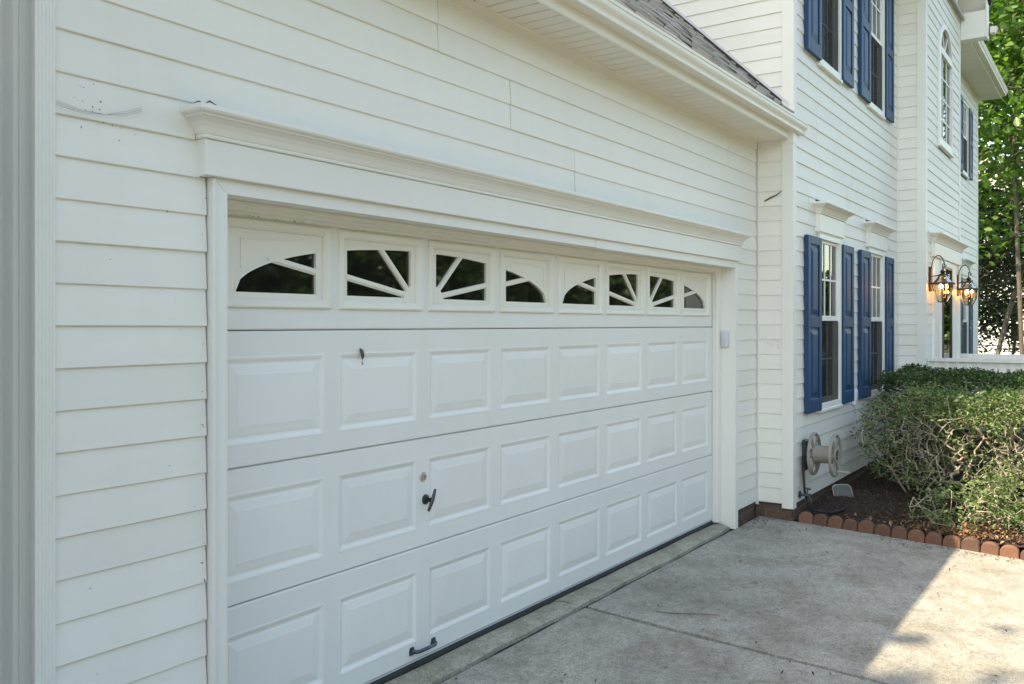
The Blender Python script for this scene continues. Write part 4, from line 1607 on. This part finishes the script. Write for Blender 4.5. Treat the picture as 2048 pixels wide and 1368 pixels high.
# ================================================================== PLANTS
def grow(roots, tips, jitter=0.03, seg=0.12, vpref=0.35):
    """join tip points one after another to the nearest limb; returns node points and parents"""
    P = [np.array(r[0], float) for r in roots]
    par = [r[1] for r in roots]
    order = np.argsort([min(np.linalg.norm(np.array(t) - p) for p in P) for t in tips])
    arr = np.zeros((len(P) + len(tips) * 14, 3))
    arr[:len(P)] = P
    n = len(P)
    par = list(par)
    ends = []
    for ti in order:
        t = np.array(tips[ti], float)
        d = arr[:n] - t
        cost = np.linalg.norm(d, axis=1) + vpref * np.maximum(0, d[:, 2])
        j = int(np.argmin(cost))
        a = arr[j].copy()
        L = np.linalg.norm(t - a)
        k = min(12, max(1, int(L / seg)))
        prev = j
        bend = rng.normal(0, jitter, 3) * L * 4
        for s in range(1, k + 1):
            f = s / k
            p = a + (t - a) * f + bend * math.sin(math.pi * f) * 0.5 + (rng.normal(0, jitter, 3) * 0.4 * seg * 4 if s < k else 0)
            arr[n] = p
            par.append(prev)
            prev = n
            n += 1
        ends.append(prev)
    return arr[:n], np.array(par), np.array(ends)


def radii(par, tip_r, power=2.3, rmax=1.0):
    n = len(par)
    a = np.zeros(n)
    kids = np.zeros(n, bool)
    for i in range(n - 1, -1, -1):
        if not kids[i]:
            a[i] = tip_r ** power
        if par[i] >= 0:
            a[par[i]] += a[i]
            kids[par[i]] = True
    return np.minimum(a ** (1 / power), rmax)


def limbs(name, P, par, R, mat, parent, sides=5):
    idx = np.nonzero(par >= 0)[0]
    A, B = P[par[idx]], P[idx]
    ra = np.minimum(R[par[idx]], R[idx] * 1.35)
    rb = R[idx]
    d = B - A
    L = np.linalg.norm(d, axis=1, keepdims=True) + 1e-9
    d = d / L
    up = np.where(np.abs(d[:, 2:3]) > 0.9, np.array([[1.0, 0, 0]]), np.array([[0, 0, 1.0]]))
    u = np.cross(d, up)
    u /= np.linalg.norm(u, axis=1, keepdims=True) + 1e-9
    v = np.cross(d, u)
    V, Fc = [], []
    n = len(idx)
    B2 = B + d * rb[:, None] * 0.3
    for k in range(sides):
        t = 2 * math.pi * k / sides
        o = u * math.cos(t) + v * math.sin(t)
        V.append(A + o * ra[:, None])
        V.append(B2 + o * rb[:, None])
    V = np.stack(V, 1).reshape(-1, 3)
    base = np.arange(n) * (2 * sides)
    for k in range(sides):
        q = (k + 1) % sides
        Fc.append(np.stack([base + 2 * k, base + 2 * q, base + 2 * q + 1, base + 2 * k + 1], 1))
    return raw(name, V, np.concatenate(Fc), mat, parent, True)


def leaves(name, C, size, mat, parent, up=0.5, aspect=0.5, spread=0.3, out=None, fold=0.18, kind=None):
    """C: (n,3) leaf positions; each leaf is a folded pointed blade of four corners"""
    n = len(C)
    d = rng.normal(0, 1, (n, 3))
    if out is not None:
        d = d * 0.8 + out
    d[:, 2] *= 0.6
    d /= np.linalg.norm(d, axis=1, keepdims=True)
    nm = rng.normal(0, 1, (n, 3)) * (1 - up) + np.array([0, 0, 1.0]) * up
    s = np.cross(d, nm)
    s /= np.linalg.norm(s, axis=1, keepdims=True) + 1e-9
    nm = np.cross(s, d)
    L = size * rng.uniform(1 - spread, 1 + spread, (n, 1))
    w = L * aspect * 0.5
    b = C
    mid = C + d * L * 0.45
    l1 = mid + s * w + nm * w * fold * 2
    r1 = mid - s * w + nm * w * fold * 2
    tip = C + d * L - nm * L * 0.08
    l2 = C + d * L * 0.78 + s * w * 0.72 + nm * w * fold
    r2 = C + d * L * 0.78 - s * w * 0.72 + nm * w * fold
    V = np.stack([b, l1, l2, tip, r2, r1], 1).reshape(-1, 3)
    o = np.arange(n) * 6
    Fc = np.concatenate([np.stack([o, o + 3, o + 2, o + 1], 1), np.stack([o, o + 5, o + 4, o + 3], 1)])
    return raw(name, V, Fc, mat, parent, False, kind)


def shrub(label, base, n_tips, vol, leaf_n, leaf_size, mat, tip_r=0.0019, dens=None, group='shrubs in the flower bed', stems=4, twigmat='twig', rmax=0.03, name='boxwood_shrub'):
    """vol(n) -> points where twig tips end; dens(p) -> share of tips that carry leaves"""
    t = thing(name, (base[0], base[1], bedz(base[0], base[1])), label, 'shrub', group)
    z0 = bedz(base[0], base[1]) - 0.05
    roots = [((base[0], base[1], z0 - 0.03), -1)]
    for i in range(stems):
        a = 2 * math.pi * i / stems + rng.uniform(0, 1)
        bx, by = base[0] + 0.06 * math.cos(a), base[1] + 0.06 * math.sin(a)
        roots.append(((bx, by, z0), 0))
        roots.append(((bx + 0.10 * math.cos(a), by + 0.10 * math.sin(a), z0 + 0.14), len(roots) - 1))
        roots.append(((bx + 0.22 * math.cos(a), by + 0.22 * math.sin(a), z0 + 0.30), len(roots) - 1))
    tips = vol(n_tips)
    P, par, ends = grow(roots, tips, 0.013, 0.10, 0.5)
    R = radii(par, tip_r, 2.55, rmax)
    limbs('branches', P, par, R, twigmat, t, 5)
    E_ = P[ends]
    keep = rng.random(len(E_)) < np.array([dens(p) for p in E_]) if dens else np.ones(len(E_), bool)
    E_ = E_[keep]
    C = np.repeat(E_, leaf_n, 0)
    C = C + rng.normal(0, 1, C.shape) * np.array([0.028, 0.028, 0.022])
    leaves('foliage', C, leaf_size, mat, t, 0.45, 0.55, 0.5)
    return t


def ellipsoid_tips(c, r, lo=-9, shell=0.55, topflat=None, cutx=None):
    def f(n):
        out = []
        while len(out) < n:
            v = rng.normal(0, 1, 3)
            v /= np.linalg.norm(v)
            s = shell + (1 - shell) * rng.random() ** 0.6
            p = np.array(c) + v * np.array(r) * s
            if topflat is not None and p[2] > topflat:
                p[2] = topflat - abs(rng.normal(0, 0.03))
            if p[2] > lo and p[1] < YB - 0.10:
                out.append(p)
        return out
    return f


def box_tips(x0, x1, y0, y1, z0, z1, top=0.6, face=0.25):
    """tips mostly under a clipped top and along the near face"""
    def f(n):
        out = []
        for _ in range(n):
            u = rng.random()
            x, y = rng.uniform(x0, x1), rng.uniform(y0, y1)
            wob = 0.035 * math.sin(x * 5) + 0.03 * math.sin(y * 6 + 1)
            if u < top:
                z = z1 + wob - abs(rng.normal(0, 0.07))
            elif u < top + face:
                x = x0 + abs(rng.normal(0, 0.10))
                z = rng.uniform(z0, z1)
            else:
                z = rng.uniform(z0, z1)
            # rounded shoulders
            e = max(0, (x0 + 0.3 - x) / 0.3)
            z -= 0.16 * e * e
            if rng.random() < 0.10:
                x -= abs(rng.normal(0, 0.10))
                y += rng.normal(0, 0.06)
                z += abs(rng.normal(0, 0.05)) * (1 if z > 0.7 else -1)
            out.append(np.array([x, y, max(z, 0.03)]))
        return out
    return f


def dens_lit(p):
    h = p[2]
    return 0.90 if h > 0.79 else 0.30 if h > 0.66 else 0.10 if h > 0.3 else 0.40


shrub('leggy green shrub nearest the house wall, beside the hose reel', (9.45, -0.98), 700, ellipsoid_tips((9.65, -0.92, 0.52), (0.70, 0.52, 0.50), 0.06, 0.5, 0.99), 7, 0.036, 'leaf_shrub', dens=lambda p: 0.9 if p[2] > 0.75 else 0.5)
shrub('sunlit sparse shrub with bare pale branches, behind the middle of the edging', (9.15, -1.55), 1700, box_tips(8.72, 10.3, -1.95, -1.0, 0.30, 0.97, 0.48, 0.32), 8, 0.033, 'leaf_shrub', dens=dens_lit, stems=5, rmax=0.024)
shrub('sunlit sparse shrub with thick low branches at the right edge of the bed', (9.25, -2.35), 1700, box_tips(8.66, 10.3, -3.0, -1.75, 0.25, 0.95, 0.48, 0.32), 8, 0.033, 'leaf_shrub', dens=dens_lit, stems=5, rmax=0.026)
shrub('small leafy sprout close behind the terracotta edging at right', (8.30, -1.90), 130, ellipsoid_tips((8.32, -1.92, 0.26), (0.26, 0.32, 0.30), 0.02, 0.3), 8, 0.034, 'leaf_shrub', stems=3, tip_r=0.0022, rmax=0.012)
shrub('low straggling shrub shoots spilling over the edging stones', (8.25, -1.45), 210, ellipsoid_tips((8.25, -1.62, 0.10), (0.50, 0.52, 0.20), -0.03, 0.35), 6, 0.034, 'leaf_shrub', stems=3, tip_r=0.0022, rmax=0.010)
# low thick boughs in the open skirt of the front shrubs
bo = MB()
for p, r in (([(9.25, -2.35, -0.05), (9.12, -2.12, 0.20), (9.08, -1.90, 0.30), (8.98, -1.72, 0.22), (8.92, -1.62, 0.05), (8.90, -1.60, -0.10)], [0.030, 0.028, 0.026, 0.024, 0.026, 0.028]),
             ([(9.08, -1.90, 0.30), (9.05, -1.78, 0.44), (9.10, -1.62, 0.62), (9.2, -1.5, 0.80)], [0.022, 0.018, 0.014, 0.008]),
             ([(9.12, -2.12, 0.20), (9.0, -2.05, 0.33), (8.95, -1.95, 0.52), (8.9, -1.75, 0.62)], [0.022, 0.018, 0.012, 0.007])):
    bo.tube(p, r, 8)
bo = bo.build('fallen_bough', 'twig', None, True)
tag(bo, 'thick pale arching bough under the sunlit front shrubs', 'branch')

# the clipped hedge in the house's shade
hd = thing('clipped_hedge', (11.2, -2.0, -0.1), 'dense dark green clipped hedge in shade in front of the porch railing', 'hedge')
n = 34000
x = rng.uniform(10.25, 11.98, n)
y = rng.uniform(-3.6, -0.46, n)
z = 1.085 + 0.03 * np.sin(x * 4 + y * 3) + 0.02 * np.sin(y * 9) - np.abs(rng.normal(0, 0.055, n))
z -= 0.10 * np.clip((10.6 - x) / 0.35, 0, 1) ** 2
front = rng.random(n) < 0.35
x = np.where(front, 10.25 + np.abs(rng.normal(0, 0.12, n)), x)
z = np.where(front, rng.uniform(0.25, 1.02, n), z)
leaves('foliage', np.stack([x, y, z], 1), 0.036, 'leaf_hedge', hd, 0.55, 0.55, 0.3)
roots = []
for i in range(7):
    bx, by = 11.0 + 0.2 * (i % 2), -0.8 - 0.45 * i
    roots += [((bx, by, -0.15), -1), ((bx, by, 0.25), len(roots))]
tips = [np.array([rng.uniform(10.3, 11.9), rng.uniform(-3.5, -0.5), rng.uniform(0.6, 1.03)]) for _ in range(500)]
P, par, ends = grow(roots, tips, 0.04, 0.15)
limbs('branches', P, par, radii(par, 0.003, 2.4, 0.03), 'twig', hd, 4)

# ---- mulch chips, dead leaves, driveway litter
n = 16000
x = rng.uniform(7.86, 10.4, n)
y = rng.uniform(-3.2, YB - 0.03, n)
z = np.array([bedz(a, b) for a, b in zip(x, y)]) + rng.uniform(0.0, 0.014, n)
leaves('bark_mulch', np.stack([x, y, z], 1), 0.026, 'chips', None, 0.75, 0.26, 0.6, fold=0.05, kind='stuff')
n = 1100
x = 7.84 + np.abs(rng.normal(0, 0.30, n))
y = rng.normal(-1.75, 0.42, n)
z = np.array([bedz(a, b) for a, b in zip(x, y)]) + rng.uniform(0.010, 0.05, n)
ok = (x < 10) & (y < -0.5)
leaves('dead_leaves', np.stack([x, y, z], 1)[ok], 0.036, 'leaf_dry', None, 0.8, 0.5, 0.4, fold=0.2, kind='stuff')
n = 650
cl = rng.random(n)
x = np.where(cl < 0.35, 7.70 - np.abs(rng.normal(0, 0.12, n)), np.where(cl < 0.6, rng.normal(7.45, 0.18, n), rng.uniform(2.5, 7.7, n)))
y = np.where(cl < 0.35, rng.uniform(-2.4, -1.0, n), np.where(cl < 0.6, rng.normal(-0.15, 0.16, n), rng.uniform(-2.6, -0.02, n)))
z = np.array([gz(b) for b in y]) + 0.004
ok = (x < 7.72) & (y < -0.02)
leaves('leaf_crumbs', np.stack([x, y, z], 1)[ok], 0.018, 'chips', None, 0.9, 0.4, 0.7, fold=0.05, kind='stuff')


def twig(pts, r, lab, mat='drybark', name='dead_twig'):
    o = MB().tube(pts, r, 6).build(name, mat, None, True)
    return tag(o, lab, 'twig')


g_ = lambda x, y, h=0.005: (x, y, gz(y) + h)
twig([g_(4.83, -0.40), g_(4.86, -0.47), g_(4.88, -0.55, 0.012), g_(4.96, -0.64, 0.010), g_(5.02, -0.72)], [0.002, 0.003, 0.003, 0.0025, 0.0015], 'thin curved dead twig lying on the shaded driveway')
twig([(4.42, 0.10, -0.010), (4.47, 0.085, -0.002), (4.52, 0.06, -0.006), (4.56, 0.028, -0.024)], 0.0025, 'small dry twig on the concrete strip under the garage door')
twig([(7.722, -0.075, 2.72), (7.715, -0.13, 2.745), (7.712, -0.185, 2.765), (7.708, -0.235, 2.80)], [0.006, 0.0075, 0.0055, 0.002], 'dark twig caught against the narrow wall under the eave')
twig([(1.885, -0.06, 2.391), (1.90, -0.08, 2.400), (1.915, -0.095, 2.394), (1.93, -0.10, 2.404), (1.955, -0.108, 2.392)], [0.001, 0.003, 0.002, 0.0035, 0.001], 'dark debris on the left end of the garage header')
# flecks of dirt left by spiders and rain on the siding
def specks(name, pts, sz):
    return leaves(name, np.array(pts), sz, 'specks', None, 0.2, 0.6, 0.7, fold=0.0, kind='stuff')


pts = []
for _ in range(70):
    pts.append((7.7115, -0.225 + abs(rng.normal(0, 0.09)), 1.505 - abs(rng.normal(0, 0.05))))
for _ in range(30):
    pts.append((7.7115, -0.225 + abs(rng.normal(0, 0.03)), rng.uniform(1.2, 2.7)))
for _ in range(34):
    pts.append((1.45 + abs(rng.normal(0, 0.10)), -0.012, 2.30 + rng.normal(0, 0.05)))
for _ in range(12):
    pts.append((rng.uniform(1.5, 1.98), -0.013, rng.uniform(0.3, 3.0)))
for _ in range(40):
    pts.append((1.972 + rng.normal(0, 0.006), -0.012, rng.uniform(0.1, 2.1)))
for _ in range(8):
    pts.append((rng.uniform(2.2, 6.9), YDR - 0.002, rng.uniform(0.05, 1.6)))
for _ in range(90):
    pts.append((2.07 + abs(rng.normal(0, 0.5)), 0.132, 2.064 + rng.normal(0, 0.003)))
pts = [p for p in pts if not (p[0] == 7.7115 and p[1] > -0.03)]
specks('dirt_specks', pts, 0.006)
cw = MB()
for dz, r in ((0.0, 0.0007), (0.006, 0.0004), (-0.007, 0.0004)):
    cw.tube([(1.443, -0.016, 2.312 + dz), (1.52, -0.020, 2.300 + dz * 0.6), (1.60, -0.020, 2.304), (1.67, -0.018, 2.322 - dz), (1.73, -0.014, 2.348 - dz)], r, 5)
tag(cw.build('cobweb', 'specks', None, True), 'faint grey cobweb strands on the siding by the left corner post', 'cobweb')
bw = thing('bagworm_case', (2.915, YDR - 0.01, 1.46), 'small brown insect case hanging on a second-row garage door panel', 'insect case')
MB().tube([(2.905, YDR - 0.006, 1.528), (2.909, YDR - 0.012, 1.518), (2.914, YDR - 0.013, 1.505), (2.919, YDR - 0.010, 1.490), (2.920, YDR - 0.006, 1.480)], [0.003, 0.008, 0.0085, 0.007, 0.003], 8).build('case', 'drybark', bw, True)
MB().tube([(2.920, YDR - 0.005, 1.480), (2.923, YDR - 0.003, 1.462), (2.926, YDR - 0.004, 1.456)], [0.001, 0.0015, 0.003], 6).build('thread', 'drybark', bw)


# ================================================================== TREES AND NEIGHBOUR
def tree(label, base, h, crown_c, crown_r, n_tips, leaf_n, leaf_size, mat, trunk_r=0.12, lean=(0, 0), group='trees around the house', spreadc=0.35, aspect=0.62, tip_r=0.012, name='leafy_tree', up=0.4, seg=0.6):
    t = thing(name, (base[0], base[1], base[2]), label, 'tree', group)
    roots = []
    k = 7
    for i in range(k):
        f = i / (k - 1)
        roots.append(((base[0] + lean[0] * f + 0.08 * math.sin(3 * f + base[0]), base[1] + lean[1] * f + 0.08 * math.sin(4 * f + base[1]), base[2] + h * f), i - 1))
    tips = []
    while len(tips) < n_tips:
        v = rng.normal(0, 1, 3)
        v /= np.linalg.norm(v)
        s = rng.random() ** 0.45
        p = np.array(crown_c) + v * np.array(crown_r) * s * (1 + 0.18 * math.sin(5 * v[0] + 4 * v[2] + base[1]))
        tips.append(p)
    P, par, ends = grow(roots, tips, 0.03, seg, 0.3)
    R = radii(par, tip_r, 2.2, trunk_r)
    for i in range(k):
        R[i] = max(R[i], trunk_r * (1 - 0.45 * i / (k - 1)))
    limbs('trunk', P, par, R, 'bark', t, 7)
    C = np.repeat(P[ends], leaf_n, 0)
    C = C + rng.normal(0, 1, C.shape) * np.array([spreadc, spreadc, spreadc * 0.6])
    leaves('crown', C, leaf_size, mat, t, up, aspect, 0.35, fold=0.12)
    return t


tree('tall slender broadleaf tree with bright lit leaves, right of the house end', (26.5, -0.50, -0.5), 13.0, (27.0, -0.2, 8.8), (3.4, 3.4, 4.8), 470, 24, 0.21, 'leaf_bright', 0.055, (0.25, 0.2), spreadc=0.42)
tree('broadleaf tree behind the slender one, its crown filling the upper right corner', (33.0, 2.2, -0.5), 12.0, (33.0, 1.6, 9.2), (4.0, 4.2, 5.2), 300, 20, 0.26, 'leaf_bright', 0.14, (0.3, -0.4), spreadc=0.5)
tree('dark evergreen tree with a leaning trunk beyond the porch railing', (28.4, 0.45, -0.5), 4.8, (29.0, 0.7, 3.7), (1.9, 1.9, 1.7), 330, 22, 0.105, 'leaf_dark', 0.075, (0.2, -1.0), spreadc=0.22, tip_r=0.008, seg=0.4)
tree('dark evergreen tree tucked behind the end of the house', (31.5, 2.4, -0.5), 5.4, (31.5, 2.0, 4.6), (2.2, 2.2, 2.0), 330, 24, 0.12, 'leaf_dark', 0.10, spreadc=0.25, tip_r=0.008, seg=0.4)
tree('low dark understorey tree in front of the white neighbouring house', (34.5, 0.4, -0.5), 2.0, (34.5, 1.4, 2.2), (1.8, 2.4, 1.5), 330, 20, 0.12, 'leaf_dark', 0.06, spreadc=0.25, tip_r=0.006, seg=0.4)

# white neighbouring house far behind the trees
nh = thing('neighbour_house', (47, 6, -0.5), 'white house with lap siding glimpsed behind the trees', 'house')
nw = MB().box(44.02, 52, -3.0, 12, -0.6, 6.2).build('wall', 'siding', nh)
z = 0.0
while z < 6.1:
    m = MB()
    m.add([(43.955, -3.0, z), (43.955, 12.0, z), (44.01, 12.0, z + 0.24), (44.01, -3.0, z + 0.24), (44.02, -3.0, z), (44.02, 12.0, z)], [(0, 1, 2, 3), (4, 5, 1, 0)])
    m.build('siding_plank', 'siding', nw)
    z += 0.24
MB().yz([(-3.5, 6.1), (12.5, 6.1), (4.5, 10.0)], 43.5, 52.4).build('roof', 'shingle', nh)
for yc, zc in ((0.9, 1.7), (3.6, 1.7), (0.9, 4.6), (3.6, 4.6)):
    f = MB().box(43.90, 43.952, yc - 0.62, yc + 0.62, zc - 0.92, zc + 0.92).build('window', 'frame', nh)
    for dy in (-0.26, 0.26):
        for dz in (-0.42, 0.42):
            MB().box(43.892, 43.899, yc + dy - 0.22, yc + dy + 0.22, zc + dz - 0.38, zc + dz + 0.38).build('pane', 'darkglass', f)

# trees across the drive: they show in the window glass
specs = [(-13, -29, 0), (-4, -31, 1), (4, -28.5, 0), (12, -31, 2), (21, -29, 0), (30, -31, 1), (40, -29, 2), (52, -31, 0)]
labs = ['leftmost', 'second from left', 'third from left', 'fourth from left', 'fifth from left', 'sixth from left', 'seventh from left', 'rightmost']
for (x, y, k), lb in zip(specs, labs):
    tree('%s leafy tree of the row across the drive, mirrored in the panes' % lb, (x, y, gz(y) - 0.2), 10.5, (x, y, 7.6 + 0.6 * k), (3.6, 3.2, 5.6), 150, 34, 0.42, 'leaf_bright' if k else 'leaf_hedge', 0.24, spreadc=0.75, group='row of trees across the drive', tip_r=0.02, seg=0.9)
# yard trees behind the garage; their shade lies over the near drive and the upper side wall
tree('big leafy tree left of the garage shading the near driveway', (-8.6, 4.8, -0.3), 11.0, (-7.4, 2.7, 10.6), (4.3, 2.1, 2.4), 360, 34, 0.30, 'leaf_bright', 0.26, (0.8, -0.9), spreadc=0.6, tip_r=0.016, seg=0.8)
tree('dense tree behind the garage shading the upper side wall', (2.6, 9.4, -0.3), 11.5, (2.7, 4.75, 12.0), (2.2, 2.1, 2.9), 420, 85, 0.30, 'leaf_bright', 0.26, (0.8, -2.9), spreadc=0.34, tip_r=0.016, seg=0.8)
# woodland edge beyond the drive and lawn
n = 42000
t = rng.random(n)
x = -40 + 175 * t
y = -25 - 6 * np.sin(t * 3.1) + 20 * np.clip((t - 0.62) / 0.38, 0, 1) ** 2 + rng.normal(0, 0.9, n)
z = -0.8 + (7.5 + 1.6 * np.sin(t * 60) + 1.1 * np.sin(t * 23 + 1)) * rng.random(n) ** 0.8
leaves('woodland', np.stack([x, y, z], 1), 0.85, 'leaf_hedge', None, 0.15, 0.7, 0.4, kind='stuff')


# evergreen added outside the frame to keep light off the corner post's left sides
ev = thing('light_blocking_evergreen', (0.55, -0.08, -0.1), 'narrow dark evergreen added out of view left of the garage to block light', 'shrub')
n = 7000
hh = rng.random(n)
leaves('foliage', np.stack([0.55 + 0.34 * rng.uniform(-1, 1, n), -0.08 + 0.17 * rng.uniform(-1, 1, n), 0.02 + 3.1 * hh], 1), 0.07, 'leaf_dark', ev, 0.2, 0.45, 0.4)
MB().tube([(0.55, -0.05, -0.2), (0.56, -0.05, 1.0), (0.55, -0.05, 2.6)], [0.05, 0.04, 0.015], 8).build('trunk', 'bark', ev, True)
